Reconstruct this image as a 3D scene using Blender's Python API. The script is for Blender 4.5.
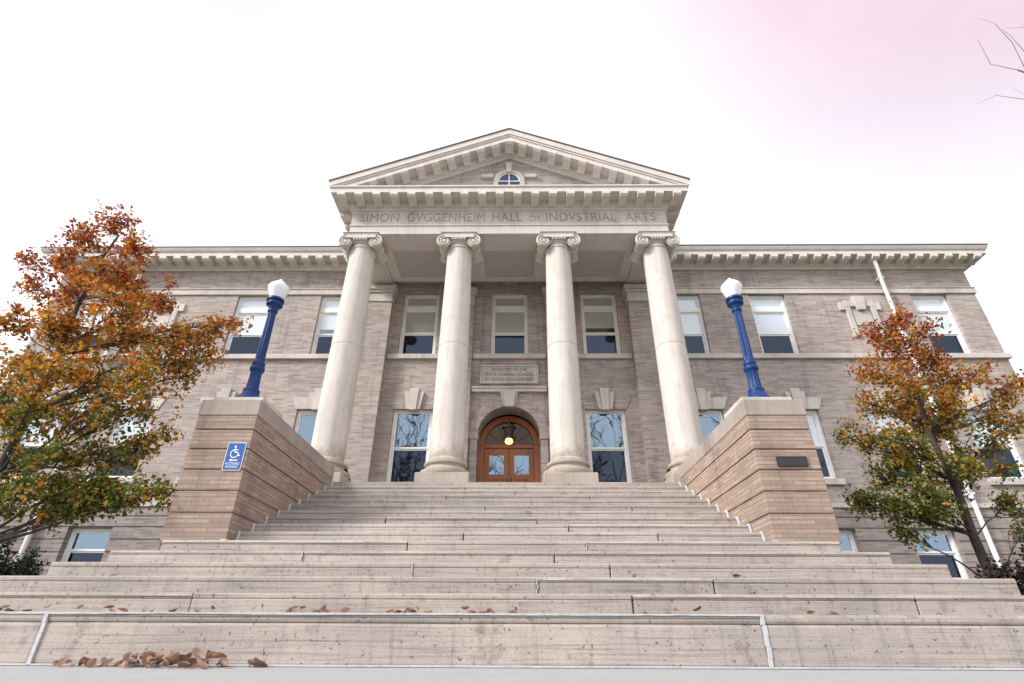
import bpy, math, random
from mathutils import Vector, Matrix, noise as mnoise
random.seed(11)
R = math.radians
SC = bpy.context.scene
for o in list(bpy.data.objects):
    bpy.data.objects.remove(o)
COL = SC.collection

# ------------------------------------------------------------------ camera
Z0 = 0.234                      # eye height over the paving; heights below are given from the eye
cam = bpy.data.cameras.new('camera')
cam.sensor_width = 36.0
cam.lens = 527 / 1024 * 36
cam.clip_start = 0.05
cam.clip_end = 2000
co = bpy.data.objects.new('camera', cam)
COL.objects.link(co)
co.location = (0.25, 0, Z0)
co.rotation_mode = 'QUATERNION'
co.rotation_quaternion = Matrix.Rotation(R(0.66), 3, 'Z').to_quaternion() @ Matrix.Rotation(R(90 + 29.2), 3, 'X').to_quaternion() @ Matrix.Rotation(R(0.24), 3, 'Z').to_quaternion()
SC.camera = co

# ------------------------------------------------------------------ light
SUN_EL, SUN_AZ = 38.0, 118.0   # azimuth, clockwise from +Y (north): negative = left
SUN_DIR = Vector((math.sin(R(-SUN_AZ)) * math.cos(R(SUN_EL)), math.cos(R(SUN_AZ)) * math.cos(R(SUN_EL)), math.sin(R(SUN_EL))))
world = bpy.data.worlds.new('World')
SC.world = world
world.use_nodes = True
wt = world.node_tree
wt.nodes.clear()


def wn(t, **k):
    n = wt.nodes.new(t)
    for a, b in k.items():
        setattr(n, a, b)
    return n


w_out = wn('ShaderNodeOutputWorld')
w_bg = wn('ShaderNodeBackground')
w_bg.inputs['Strength'].default_value = 0.080
sky = wn('ShaderNodeTexSky', sky_type='NISHITA')
sky.sun_disc = False
sky.sun_elevation = R(SUN_EL)
sky.sun_rotation = R(-SUN_AZ)
sky.air_density = 1.0
sky.dust_density = 2.0
# thin bright cloud over the whole sky
w_tc = wn('ShaderNodeTexCoord')
w_map = wn('ShaderNodeMapping')
w_map.inputs['Scale'].default_value = (1.2, 1.2, 2.6)
w_no = wn('ShaderNodeTexNoise')
w_no.inputs['Scale'].default_value = 1.6
w_no.inputs['Detail'].default_value = 6
w_no.inputs['Roughness'].default_value = 0.55
w_rp = wn('ShaderNodeValToRGB')
w_rp.color_ramp.elements[0].position = 0.30
w_rp.color_ramp.elements[0].color = (0.80, 0.80, 0.80, 1)
w_rp.color_ramp.elements[1].position = 0.72
w_rp.color_ramp.elements[1].color = (0.95, 0.95, 0.95, 1)
w_pn = wn('ShaderNodeTexNoise')
w_pn.inputs['Scale'].default_value = 0.9
w_pn.inputs['Detail'].default_value = 3
w_dot = wn('ShaderNodeVectorMath', operation='DOT_PRODUCT')
w_dot.inputs[1].default_value = (0.55, 0.10, 0.83)
w_sep = wn('ShaderNodeSeparateXYZ')
w_neg = wn('ShaderNodeMath', operation='MULTIPLY')
w_neg.inputs[1].default_value = -0.75
w_max = wn('ShaderNodeMath', operation='MAXIMUM')
w_cmb = wn('ShaderNodeCombineXYZ')
w_add = wn('ShaderNodeMath', operation='MULTIPLY_ADD')
w_add.inputs[1].default_value = 0.10
w_prp = wn('ShaderNodeValToRGB')
w_st = [(0.70, (13.5, 13.5, 13.9)), (0.83, (11.2, 11.4, 12.0)), (0.91, (9.7, 9.4, 10.0)), (0.99, (8.2, 6.5, 7.3))]
w_prp.color_ramp.elements.new(0.5)
w_prp.color_ramp.elements.new(0.6)
for w_e, (w_p, w_c) in zip(w_prp.color_ramp.elements, w_st):
    w_e.position = w_p
    w_e.color = (*w_c, 1)
w_mix = wn('ShaderNodeMixRGB')
L = wt.links.new
L(w_tc.outputs['Generated'], w_map.inputs['Vector'])
L(w_map.outputs[0], w_no.inputs['Vector'])
L(w_no.outputs['Fac'], w_rp.inputs['Fac'])
L(w_tc.outputs['Generated'], w_pn.inputs['Vector'])
L(w_tc.outputs['Generated'], w_sep.inputs[0])
L(w_sep.outputs[0], w_neg.inputs[0])
L(w_sep.outputs[0], w_max.inputs[0])
L(w_neg.outputs[0], w_max.inputs[1])
L(w_max.outputs[0], w_cmb.inputs[0])
L(w_sep.outputs[1], w_cmb.inputs[1])
L(w_sep.outputs[2], w_cmb.inputs[2])
L(w_cmb.outputs[0], w_dot.inputs[0])
L(w_pn.outputs['Fac'], w_add.inputs[0])
L(w_dot.outputs['Value'], w_add.inputs[2])
L(w_add.outputs[0], w_prp.inputs['Fac'])
L(w_rp.outputs[0], w_mix.inputs[0])
L(sky.outputs[0], w_mix.inputs[1])
L(w_prp.outputs[0], w_mix.inputs[2])
L(w_mix.outputs[0], w_bg.inputs['Color'])
L(w_bg.outputs[0], w_out.inputs['Surface'])

sl = bpy.data.lights.new('sun', 'SUN')
sl.energy = 2.9
sl.angle = R(14)
sl.color = (1.0, 0.97, 0.94)
so = bpy.data.objects.new('sun', sl)
COL.objects.link(so)
so.location = (-20, -20, 30)
so.rotation_euler = SUN_DIR.to_track_quat('Z', 'Y').to_euler()

SC.view_settings.view_transform = 'Standard'
SC.view_settings.look = 'None'
SC.view_settings.exposure = 0.64
SC.view_settings.gamma = 1.0
SC.view_settings.use_curve_mapping = False


# ------------------------------------------------------------------ materials
class NT:
    def __init__(self, name):
        self.m = bpy.data.materials.new(name)
        self.m.use_nodes = True
        self.t = self.m.node_tree
        self.t.nodes.clear()
        self.out = self.n('ShaderNodeOutputMaterial')
        self.b = self.n('ShaderNodeBsdfPrincipled')
        self.l(self.b.outputs[0], self.out.inputs['Surface'])
        self.tc = self.n('ShaderNodeTexCoord')
        self.pos = self.tc.outputs['Object']

    def n(self, t, **k):
        x = self.t.nodes.new(t)
        for a, b in k.items():
            setattr(x, a, b)
        return x

    def l(self, a, b):
        self.t.links.new(a, b)

    def s(self, **k):
        for a, b in k.items():
            self.b.inputs[a.replace('_', ' ')].default_value = b
        return self

    def mapping(self, scale, vec=None, loc=(0, 0, 0)):
        m = self.n('ShaderNodeMapping')
        m.inputs['Scale'].default_value = scale
        m.inputs['Location'].default_value = loc
        self.l(vec or self.pos, m.inputs['Vector'])
        return m.outputs[0]

    def noise(self, scale, detail=4, rough=0.55, vec=None):
        x = self.n('ShaderNodeTexNoise')
        x.inputs['Scale'].default_value = scale
        x.inputs['Detail'].default_value = detail
        x.inputs['Roughness'].default_value = rough
        self.l(vec or self.pos, x.inputs['Vector'])
        return x.outputs['Fac']

    def ramp(self, fac, stops):
        r = self.n('ShaderNodeValToRGB')
        e = r.color_ramp.elements
        while len(e) < len(stops):
            e.new(0.5)
        for i, (p, c) in enumerate(stops):
            e[i].position = p
            e[i].color = (c, c, c, 1) if not isinstance(c, tuple) else (*c, 1)
        self.l(fac, r.inputs['Fac'])
        return r.outputs[0]

    def mix(self, fac, a, b, mode='MIX'):
        x = self.n('ShaderNodeMixRGB', blend_type=mode)
        for v, i in ((fac, 0), (a, 1), (b, 2)):
            if isinstance(v, (int, float)):
                x.inputs[i].default_value = v if i == 0 else (v, v, v, 1)
            elif isinstance(v, tuple):
                x.inputs[i].default_value = (*v, 1)
            else:
                self.l(v, x.inputs[i])
        return x.outputs[0]

    def bump(self, h, strength=0.3, dist=0.02):
        x = self.n('ShaderNodeBump')
        x.inputs['Strength'].default_value = strength
        x.inputs['Distance'].default_value = dist
        self.l(h, x.inputs['Height'])
        self.l(x.outputs[0], self.b.inputs['Normal'])

    def col(self, c):
        self.l(c, self.b.inputs['Base Color'])
        return self


def plain(name, c, rough=0.6, **k):
    t = NT(name)
    t.s(Base_Color=(*c, 1), Roughness=rough, **k)
    return t


def mat_brick(name, c1, c2, mort, tint_scale=0.6, w=0.34, h=0.062):
    t = NT(name)
    sep = t.n('ShaderNodeSeparateXYZ')
    t.l(t.pos, sep.inputs[0])
    ad = t.n('ShaderNodeMath', operation='ADD')
    t.l(sep.outputs[0], ad.inputs[0])
    t.l(sep.outputs[1], ad.inputs[1])
    cb = t.n('ShaderNodeCombineXYZ')
    t.l(ad.outputs[0], cb.inputs[0])
    t.l(sep.outputs[2], cb.inputs[1])
    br = t.n('ShaderNodeTexBrick')
    br.offset = 0.5
    br.inputs['Color1'].default_value = (*c1, 1)
    br.inputs['Color2'].default_value = (*c2, 1)
    br.inputs['Mortar'].default_value = (*mort, 1)
    br.inputs['Scale'].default_value = 1.0
    br.inputs['Mortar Size'].default_value = 0.009
    br.inputs['Mortar Smooth'].default_value = 0.2
    br.inputs['Bias'].default_value = 0.1
    br.inputs['Brick Width'].default_value = w
    br.inputs['Row Height'].default_value = h
    t.l(cb.outputs[0], br.inputs['Vector'])
    # course-long tone changes and weather
    st = t.noise(1.0, 3, 0.6, t.mapping((2.4, 15.0, 1), cb.outputs[0]))
    c = t.mix(1.0, br.outputs['Color'], t.ramp(st, [(0.25, 0.84), (0.5, 1.0), (0.78, 1.14)]), 'MULTIPLY')
    big = t.noise(tint_scale, 5, 0.6)
    c = t.mix(1.0, c, t.ramp(big, [(0.3, (0.86, 0.86, 0.90)), (0.65, (1.08, 1.05, 1.02))]), 'MULTIPLY')
    drip = t.noise(1.0, 4, 0.65, t.mapping((3.2, 3.2, 0.35)))
    c = t.mix(1.0, c, t.ramp(drip, [(0.30, 0.70), (0.47, 1.0)]), 'MULTIPLY')
    t.col(c)
    t.s(Roughness=0.9)
    f = t.noise(60, 3)
    t.bump(t.mix(0.35, br.outputs['Fac'], f), -0.35, 0.012)
    return t.m


def mat_stone(name, c, var=0.14, stain=0.25, drip=(2.6, 2.6, 0.28), bump=0.15, rough=0.85):
    t = NT(name)
    n1 = t.noise(1.3, 6, 0.6)
    col = t.mix(1.0, c, t.ramp(n1, [(0.3, 1 - var), (0.7, 1 + var)]), 'MULTIPLY')
    d = t.noise(1.0, 5, 0.7, t.mapping(drip))
    col = t.mix(1.0, col, t.ramp(d, [(0.30, (1 - stain, 1 - stain * 1.05, 1 - stain * 1.1)), (0.50, (1, 1, 1))]), 'MULTIPLY')
    sp = t.noise(38, 4, 0.7)
    col = t.mix(1.0, col, t.ramp(sp, [(0.35, 0.90), (0.6, 1.04)]), 'MULTIPLY')
    t.col(col)
    t.s(Roughness=rough)
    t.bump(t.mix(0.5, sp, n1), bump, 0.02)
    return t.m


def mat_column(name, c):
    """limestone shaft: drum tone changes, pale runs and dirt splashes above the base"""
    t = NT(name)
    n1 = t.noise(1.6, 6, 0.62)
    col = t.mix(1.0, c, t.ramp(n1, [(0.3, 0.90), (0.7, 1.08)]), 'MULTIPLY')
    d = t.noise(1.0, 5, 0.7, t.mapping((9, 9, 0.6)))
    col = t.mix(1.0, col, t.ramp(d, [(0.30, 0.82), (0.48, 1.0), (0.72, 1.1)]), 'MULTIPLY')
    sep = t.n('ShaderNodeSeparateXYZ')
    t.l(t.pos, sep.inputs[0])
    sp = t.noise(2.3, 5, 0.7)
    a = t.n('ShaderNodeMath', operation='MULTIPLY_ADD')
    t.l(sp, a.inputs[0])
    a.inputs[1].default_value = -1.6
    t.l(sep.outputs[2], a.inputs[2])
    k = t.ramp(a.outputs[0], [(0.0, (0.66, 0.62, 0.58)), (0.35, (1, 1, 1))])
    col = t.mix(1.0, col, k, 'MULTIPLY')
    p = t.noise(42, 4, 0.7)
    col = t.mix(1.0, col, t.ramp(p, [(0.35, 0.92), (0.6, 1.03)]), 'MULTIPLY')
    t.col(col)
    t.s(Roughness=0.85)
    t.bump(p, 0.12, 0.02)
    return t.m


def mat_step(name, c):
    """tooled stone treads: fine horizontal tooling, dark runs down the riser, black specks"""
    t = NT(name)
    oi = t.n('ShaderNodeObjectInfo')
    off = t.n('ShaderNodeVectorMath', operation='ADD')
    cx = t.n('ShaderNodeCombineXYZ')
    mul = t.n('ShaderNodeMath', operation='MULTIPLY')
    mul.inputs[1].default_value = 40
    t.l(oi.outputs['Random'], mul.inputs[0])
    t.l(mul.outputs[0], cx.inputs[0])
    t.l(t.pos, off.inputs[0])
    t.l(cx.outputs[0], off.inputs[1])
    P = off.outputs[0]
    n1 = t.noise(0.9, 6, 0.6, P)
    col = t.mix(1.0, c, t.ramp(n1, [(0.28, (0.74, 0.74, 0.76)), (0.72, (1.15, 1.13, 1.09))]), 'MULTIPLY')
    tool = t.noise(1.0, 4, 0.7, t.mapping((1.0, 1.0, 55.0), P))
    col = t.mix(1.0, col, t.ramp(tool, [(0.30, 0.58), (0.47, 0.98), (0.75, 1.10)]), 'MULTIPLY')
    run = t.noise(1.0, 5, 0.75, t.mapping((11.0, 2.0, 0.5), P))
    col = t.mix(1.0, col, t.ramp(run, [(0.33, 0.78), (0.46, 1.0)]), 'MULTIPLY')
    pat = t.noise(2.6, 6, 0.75, P)
    col = t.mix(1.0, col, t.ramp(pat, [(0.28, (0.55, 0.52, 0.51)), (0.44, (1, 1, 1))]), 'MULTIPLY')
    tn = t.ramp(oi.outputs['Random'], [(0.0, (0.88, 0.87, 0.87)), (0.5, (1.0, 0.98, 0.95)), (1.0, (1.06, 1.06, 1.07))])
    col = t.mix(1.0, col, tn, 'MULTIPLY')
    sp2 = t.noise(95, 3, 0.7, P)
    col = t.mix(1.0, col, t.ramp(sp2, [(0.30, 0.72), (0.45, 1.0), (0.7, 1.08)]), 'MULTIPLY')
    spk = t.noise(26, 3, 0.6, P)
    col = t.mix(1.0, col, t.ramp(spk, [(0.29, 0.30), (0.38, 1.0)]), 'MULTIPLY')
    t.col(col)
    t.s(Roughness=0.9)
    grain = t.noise(75, 4, 0.7, P)
    t.bump(t.mix(0.5, tool, grain), 0.35, 0.012)
    return t.m


def mat_leaf(name, palette_attr='tint'):
    t = NT(name)
    a = t.n('ShaderNodeAttribute')
    a.attribute_name = palette_attr
    t.col(a.outputs['Color'])
    t.s(Roughness=0.55)
    tr = t.n('ShaderNodeBsdfTranslucent')
    t.l(a.outputs['Color'], tr.inputs['Color'])
    mx = t.n('ShaderNodeMixShader')
    mx.inputs[0].default_value = 0.42
    t.l(t.b.outputs[0], mx.inputs[1])
    t.l(tr.outputs[0], mx.inputs[2])
    t.l(mx.outputs[0], t.out.inputs['Surface'])
    return t.m


def mat_bark(name, c):
    t = NT(name)
    n = t.noise(1.0, 5, 0.7, t.mapping((14, 14, 3)))
    t.col(t.mix(1.0, c, t.ramp(n, [(0.3, 0.6), (0.7, 1.35)]), 'MULTIPLY'))
    t.s(Roughness=0.9)
    t.bump(n, 0.5, 0.02)
    return t.m


def mat_glass(name, refl=0.35, tint=(0.75, 0.82, 0.9), gcol=(0.78, 0.90, 1.0)):
    t = NT(name)
    gl = t.n('ShaderNodeBsdfGlossy')
    gl.inputs['Roughness'].default_value = 0.015
    gl.inputs['Color'].default_value = (*gcol, 1)
    wob = t.noise(1.4, 2, 0.5)
    bp = t.n('ShaderNodeBump')
    bp.inputs['Strength'].default_value = 0.06
    bp.inputs['Distance'].default_value = 0.05
    t.l(wob, bp.inputs['Height'])
    t.l(bp.outputs[0], gl.inputs['Normal'])
    tp = t.n('ShaderNodeBsdfTransparent')
    tp.inputs['Color'].default_value = (*tint, 1)
    mx = t.n('ShaderNodeMixShader')
    mx.inputs[0].default_value = refl
    t.l(tp.outputs[0], mx.inputs[1])
    t.l(gl.outputs[0], mx.inputs[2])
    t.l(mx.outputs[0], t.out.inputs['Surface'])
    return t.m


def mat_wood(name, c):
    t = NT(name)
    n = t.noise(1.0, 6, 0.6, t.mapping((18, 18, 1.6)))
    t.col(t.mix(1.0, c, t.ramp(n, [(0.3, 0.68), (0.7, 1.25)]), 'MULTIPLY'))
    t.s(Roughness=0.38)
    t.bump(n, 0.1, 0.01)
    return t.m


def mat_paint(name, c, rough=0.4, dirt=0.12):
    t = NT(name)
    n = t.noise(5, 5, 0.65)
    t.col(t.mix(1.0, c, t.ramp(n, [(0.3, 1 - dirt), (0.65, 1.0)]), 'MULTIPLY'))
    t.s(Roughness=rough)
    return t.m


def mat_grille(name):
    t = NT(name)
    br = t.n('ShaderNodeTexBrick')
    br.offset = 0
    br.inputs['Color1'].default_value = (0.62, 0.58, 0.555, 1)
    br.inputs['Color2'].default_value = (0.59, 0.55, 0.525, 1)
    br.inputs['Mortar'].default_value = (0.43, 0.395, 0.375, 1)
    br.inputs['Scale'].default_value = 1
    br.inputs['Mortar Size'].default_value = 0.016
    br.inputs['Brick Width'].default_value = 0.075
    br.inputs['Row Height'].default_value = 0.075
    t.l(t.pos, br.inputs['Vector'])
    t.col(br.outputs['Color'])
    t.s(Roughness=0.8)
    return t.m


def mat_ground(name, a, b, scale=2.0):
    t = NT(name)
    n = t.noise(scale, 8, 0.7)
    f = t.noise(60, 4, 0.7)
    c = t.mix(n, a, b)
    t.col(t.mix(1.0, c, t.ramp(f, [(0.3, 0.75), (0.7, 1.2)]), 'MULTIPLY'))
    t.s(Roughness=0.95)
    t.bump(f, 0.5, 0.03)
    return t.m


M = {}
M['brick'] = mat_brick('wall_brick', (0.270, 0.222, 0.200), (0.435, 0.377, 0.345), (0.41, 0.365, 0.34), w=0.36, h=0.068)
M['pier_brick'] = mat_brick('pier_brick', (0.28, 0.208, 0.165), (0.40, 0.312, 0.25), (0.265, 0.20, 0.16), w=0.32, h=0.0585)
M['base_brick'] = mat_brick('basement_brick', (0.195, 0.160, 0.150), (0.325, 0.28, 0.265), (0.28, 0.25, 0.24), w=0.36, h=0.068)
M['stone'] = mat_stone('limestone', (0.56, 0.51, 0.47))
M['shaft'] = mat_column('column_limestone', (0.60, 0.55, 0.503))
M['cornice'] = mat_stone('painted_cornice', (0.66, 0.61, 0.575), var=0.08, stain=0.14)
M['cap'] = mat_stone('cope_stone', (0.36, 0.31, 0.27), stain=0.35, bump=0.25)
M['step'] = mat_step('step_stone', (0.415, 0.375, 0.350))
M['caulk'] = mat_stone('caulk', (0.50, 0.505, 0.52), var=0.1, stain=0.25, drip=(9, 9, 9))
M['white'] = mat_paint('white_paint', (0.84, 0.84, 0.84))
M['cream'] = mat_paint('cream_paint', (0.80, 0.77, 0.70))
M['blue'] = mat_paint('blue_enamel', (0.007, 0.041, 0.175), rough=0.42, dirt=0.3)
M['blue'].node_tree.nodes['Principled BSDF'].inputs['Specular IOR Level'].default_value = 0.3
M['globe'] = plain('milk_glass', (0.86, 0.88, 0.92), 0.25, Subsurface_Weight=0.0).m
M['glass'] = mat_glass('window_glass', 0.13, (0.96, 0.97, 0.98))
M['sky_glass'] = mat_glass('plain_glass', 0.20, (0.90, 0.92, 0.95), (0.62, 0.82, 1.0))
M['dark_glass'] = mat_glass('screened_glass', 0.050, (0.62, 0.65, 0.70), (0.60, 0.76, 1.0))
M['fan_glass'] = mat_glass('fanlight_glass', 0.03, (0.72, 0.68, 0.58), (1.0, 0.9, 0.8))
M['blind'] = plain('roller_blind', (0.80, 0.80, 0.79), 0.8).m
M['blind_tan'] = plain('tan_blind', (0.56, 0.53, 0.43), 0.8).m
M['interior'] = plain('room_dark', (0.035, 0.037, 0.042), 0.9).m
M['wood'] = mat_wood('varnished_oak', (0.36, 0.115, 0.035))
M['iron'] = plain('black_iron', (0.012, 0.012, 0.013), 0.45, Metallic=0.4).m
M['bronze'] = plain('dark_bronze', (0.05, 0.045, 0.045), 0.45, Metallic=0.5).m
M['letter'] = mat_stone('shaded_letter', (0.33, 0.29, 0.265), var=0.3, stain=0.3, drip=(6, 6, 6))  # raised letters; shade of cut lettering and dirt put into the colour
M['letter_dark'] = mat_stone('dark_shaded_letter', (0.17, 0.14, 0.125), var=0.3, stain=0.3, drip=(6, 6, 6))  # deeper tone, cut-letter shade and dirt painted into raised letters
M['sign_blue'] = plain('sign_blue', (0.006, 0.08, 0.32), 0.45).m
M['sign_white'] = plain('sign_white', (0.82, 0.83, 0.85), 0.4).m
M['roof'] = mat_stone('roof_felt', (0.16, 0.15, 0.15))
M['edge'] = plain('roof_edge_metal', (0.17, 0.12, 0.11), 0.5).m
M['grille'] = mat_grille('ceiling_grille')
M['leaf'] = mat_leaf('tree_leaf')
M['bark'] = mat_bark('tree_bark', (0.055, 0.042, 0.036))
M['pale_bark'] = mat_bark('pale_bark', (0.30, 0.24, 0.19))
M['dry'] = mat_leaf('dry_leaf')
M['lawn'] = mat_ground('lawn', (0.055, 0.075, 0.025), (0.09, 0.085, 0.035))
M['paving'] = mat_ground('concrete_paving', (0.33, 0.325, 0.325), (0.43, 0.425, 0.425))
mb_ = NT('lamp_glow')
em = mb_.n('ShaderNodeEmission')
em.inputs['Color'].default_value = (1.0, 0.74, 0.27, 1)
em.inputs['Strength'].default_value = 1.5
mb_.l(em.outputs[0], mb_.out.inputs['Surface'])
M['glow'] = mb_.m


# ------------------------------------------------------------------ mesh helpers
class MB:
    def __init__(self):
        self.v = []
        self.f = []

    def add(self, vs, fs):
        n = len(self.v)
        self.v += [tuple(p) for p in vs]
        self.f += [tuple(i + n for i in f) for f in fs]
        return self

    def box(self, x0, x1, y0, y1, z0, z1):
        vs = [(x, y, z) for x in (x0, x1) for y in (y0, y1) for z in (z0, z1)]
        return self.add(vs, [(0, 1, 3, 2), (4, 6, 7, 5), (0, 4, 5, 1), (2, 3, 7, 6), (0, 2, 6, 4), (1, 5, 7, 3)])

    def prism(self, poly, y0, y1):
        """polygon in XZ pushed from y0 to y1"""
        a = sum(poly[i][0] * poly[(i + 1) % len(poly)][1] - poly[(i + 1) % len(poly)][0] * poly[i][1] for i in range(len(poly)))
        if a < 0:
            poly = poly[::-1]
        n = len(poly)
        vs = [(x, y0, z) for x, z in poly] + [(x, y1, z) for x, z in poly]
        fs = [tuple(range(n)), tuple(range(2 * n - 1, n - 1, -1))]
        fs += [(i, i + n, (i + 1) % n + n, (i + 1) % n) for i in range(n)]
        return self.add(vs, fs)

    def prism_x(self, poly, x0, x1):
        """polygon in YZ pushed from x0 to x1"""
        n = len(poly)
        a = sum(poly[i][0] * poly[(i + 1) % n][1] - poly[(i + 1) % n][0] * poly[i][1] for i in range(n))
        if a < 0:
            poly = poly[::-1]
        vs = [(x0, y, z) for y, z in poly] + [(x1, y, z) for y, z in poly]
        fs = [tuple(range(n - 1, -1, -1)), tuple(range(n, 2 * n))]
        fs += [(i, (i + 1) % n, (i + 1) % n + n, i + n) for i in range(n)]
        return self.add(vs, fs)

    def ring(self, outer, inner, y0, y1):
        """band between two open polylines of equal length (XZ), pushed y0..y1"""
        n = len(outer)
        vs = []
        for y in (y0, y1):
            vs += [(x, y, z) for x, z in outer] + [(x, y, z) for x, z in inner]
        fs = []
        for i in range(n - 1):
            fs += [(i, i + 1, n + i + 1, n + i), (2 * n + i, 3 * n + i, 3 * n + i + 1, 2 * n + i + 1),
                   (i, 2 * n + i, 2 * n + i + 1, i + 1), (n + i, n + i + 1, 3 * n + i + 1, 3 * n + i)]
        fs += [(0, n, 3 * n, 2 * n), (n - 1, 3 * n - 1, 4 * n - 1, 2 * n - 1)]
        return self.add(vs, fs)

    def lathe(self, prof, c=(0, 0, 0), n=32, flute=0.0, fl_n=0, fl_rng=None):
        vs, fs = [], []
        for (r, z) in prof:
            for k in range(n):
                a = 2 * math.pi * k / n
                rr = r
                if fl_n and fl_rng and fl_rng[0] <= z <= fl_rng[1]:
                    rr = r - flute * (0.5 + 0.5 * math.cos(a * fl_n))
                vs.append((c[0] + rr * math.cos(a), c[1] + rr * math.sin(a), c[2] + z))
        m = len(prof)
        for j in range(m - 1):
            for k in range(n):
                k2 = (k + 1) % n
                fs.append((j * n + k, j * n + k2, (j + 1) * n + k2, (j + 1) * n + k))
        fs.append(tuple(range(n - 1, -1, -1)))
        fs.append(tuple((m - 1) * n + k for k in range(n)))
        return self.add(vs, fs)

    def lathe_y(self, prof, c, n=24):
        """profile (r, y) turned about an axis along Y through c"""
        vs, fs = [], []
        for (r, y) in prof:
            for k in range(n):
                a = 2 * math.pi * k / n
                vs.append((c[0] + r * math.cos(a), c[1] + y, c[2] + r * math.sin(a)))
        m = len(prof)
        for j in range(m - 1):
            for k in range(n):
                k2 = (k + 1) % n
                fs.append((j * n + k, (j + 1) * n + k, (j + 1) * n + k2, j * n + k2))
        fs.append(tuple(range(n)))
        fs.append(tuple((m - 1) * n + k for k in range(n - 1, -1, -1)))
        return self.add(vs, fs)

    def tube(self, pts, rad, n=6):
        pts = [Vector(p) for p in pts]
        vs, fs = [], []
        up = Vector((0.31, 0.87, 0.4)).normalized()
        for i, p in enumerate(pts):
            d = (pts[min(i + 1, len(pts) - 1)] - pts[max(i - 1, 0)])
            d = d.normalized() if d.length > 1e-9 else Vector((0, 0, 1))
            a = d.cross(up)
            a = a.normalized() if a.length > 1e-3 else d.cross(Vector((1, 0, 0))).normalized()
            b = d.cross(a)
            r = rad[i] if isinstance(rad, (list, tuple)) else rad
            for k in range(n):
                t = 2 * math.pi * k / n
                vs.append(p + a * (r * math.cos(t)) + b * (r * math.sin(t)))
        for i in range(len(pts) - 1):
            for k in range(n):
                k2 = (k + 1) % n
                fs.append((i * n + k, i * n + k2, (i + 1) * n + k2, (i + 1) * n + k))
        fs.append(tuple(range(n - 1, -1, -1)))
        fs.append(tuple((len(pts) - 1) * n + k for k in range(n)))
        return self.add(vs, fs)

    def build(self, name, mat, parent=None, smooth=False, bevel=0.0, abs_z=True, loc=None):
        me = bpy.data.meshes.new(name)
        dz = Z0 if abs_z else 0.0
        me.from_pydata([(x, y, z + dz) for x, y, z in self.v], [], self.f)
        me.materials.append(mat)
        if smooth:
            for p in me.polygons:
                p.use_smooth = True
        me.update()
        o = bpy.data.objects.new(name, me)
        COL.objects.link(o)
        o.parent = parent
        if loc:
            o.location = loc
        if bevel:
            b = o.modifiers.new('bevel', 'BEVEL')
            b.width = bevel
            b.segments = 2
            b.limit_method = 'ANGLE'
        if smooth:
            me.set_sharp_from_angle(angle=R(38)) if hasattr(me, 'set_sharp_from_angle') else None
        return o


def build_split(mb, name, mat, parent, **kw):
    """every separate piece becomes an object of its own (pieces that touch stay together)"""
    n = len(mb.v)
    par = list(range(n))

    def find(i):
        while par[i] != i:
            par[i] = par[par[i]]
            i = par[i]
        return i
    for f in mb.f:
        for q in f[1:]:
            par[find(q)] = find(f[0])
    isl = {}
    for i in range(n):
        isl.setdefault(find(i), []).append(i)
    boxes = []
    for ids in isl.values():
        lo = [min(mb.v[i][k] for i in ids) for k in range(3)]
        hi = [max(mb.v[i][k] for i in ids) for k in range(3)]
        boxes.append([lo, hi, set(ids)])
    merged = True
    while merged:
        merged = False
        for a in range(len(boxes)):
            for b in range(a + 1, len(boxes)):
                A, B = boxes[a], boxes[b]
                if all(A[0][k] <= B[1][k] + 0.004 and B[0][k] <= A[1][k] + 0.004 for k in range(3)):
                    A[0] = [min(A[0][k], B[0][k]) for k in range(3)]
                    A[1] = [max(A[1][k], B[1][k]) for k in range(3)]
                    A[2] |= B[2]
                    boxes.pop(b)
                    merged = True
                    break
            if merged:
                break
    out = []
    for lo, hi, ids in boxes:
        m = MB()
        ids = sorted(ids)
        ix = {i: j for j, i in enumerate(ids)}
        m.v = [mb.v[i] for i in ids]
        m.f = [tuple(ix[q] for q in f) for f in mb.f if f[0] in ix]
        out.append(m.build(name, mat, parent, **kw))
    return out


def tag(o, label=None, cat=None, group=None, kind=None):
    for k, v in (('label', label), ('category', cat), ('group', group), ('kind', kind)):
        if v:
            o[k] = v
    return o


def empty(name, loc, label, cat, group=None):
    o = bpy.data.objects.new(name, None)
    o.empty_display_size = 0.3
    COL.objects.link(o)
    o.location = loc
    return tag(o, label, cat, group)


def children(o):
    return [c for c in bpy.data.objects if c.parent is o]


def copy_tree(o, parent=None):
    c = o.copy()
    COL.objects.link(c)
    if parent is not None:
        c.parent = parent
    for ch in children(o):
        copy_tree(ch, c)
    return c


def link_copy(o, parent, loc):
    c = o.copy()
    COL.objects.link(c)
    c.parent = parent
    c.location = loc
    return c


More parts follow.
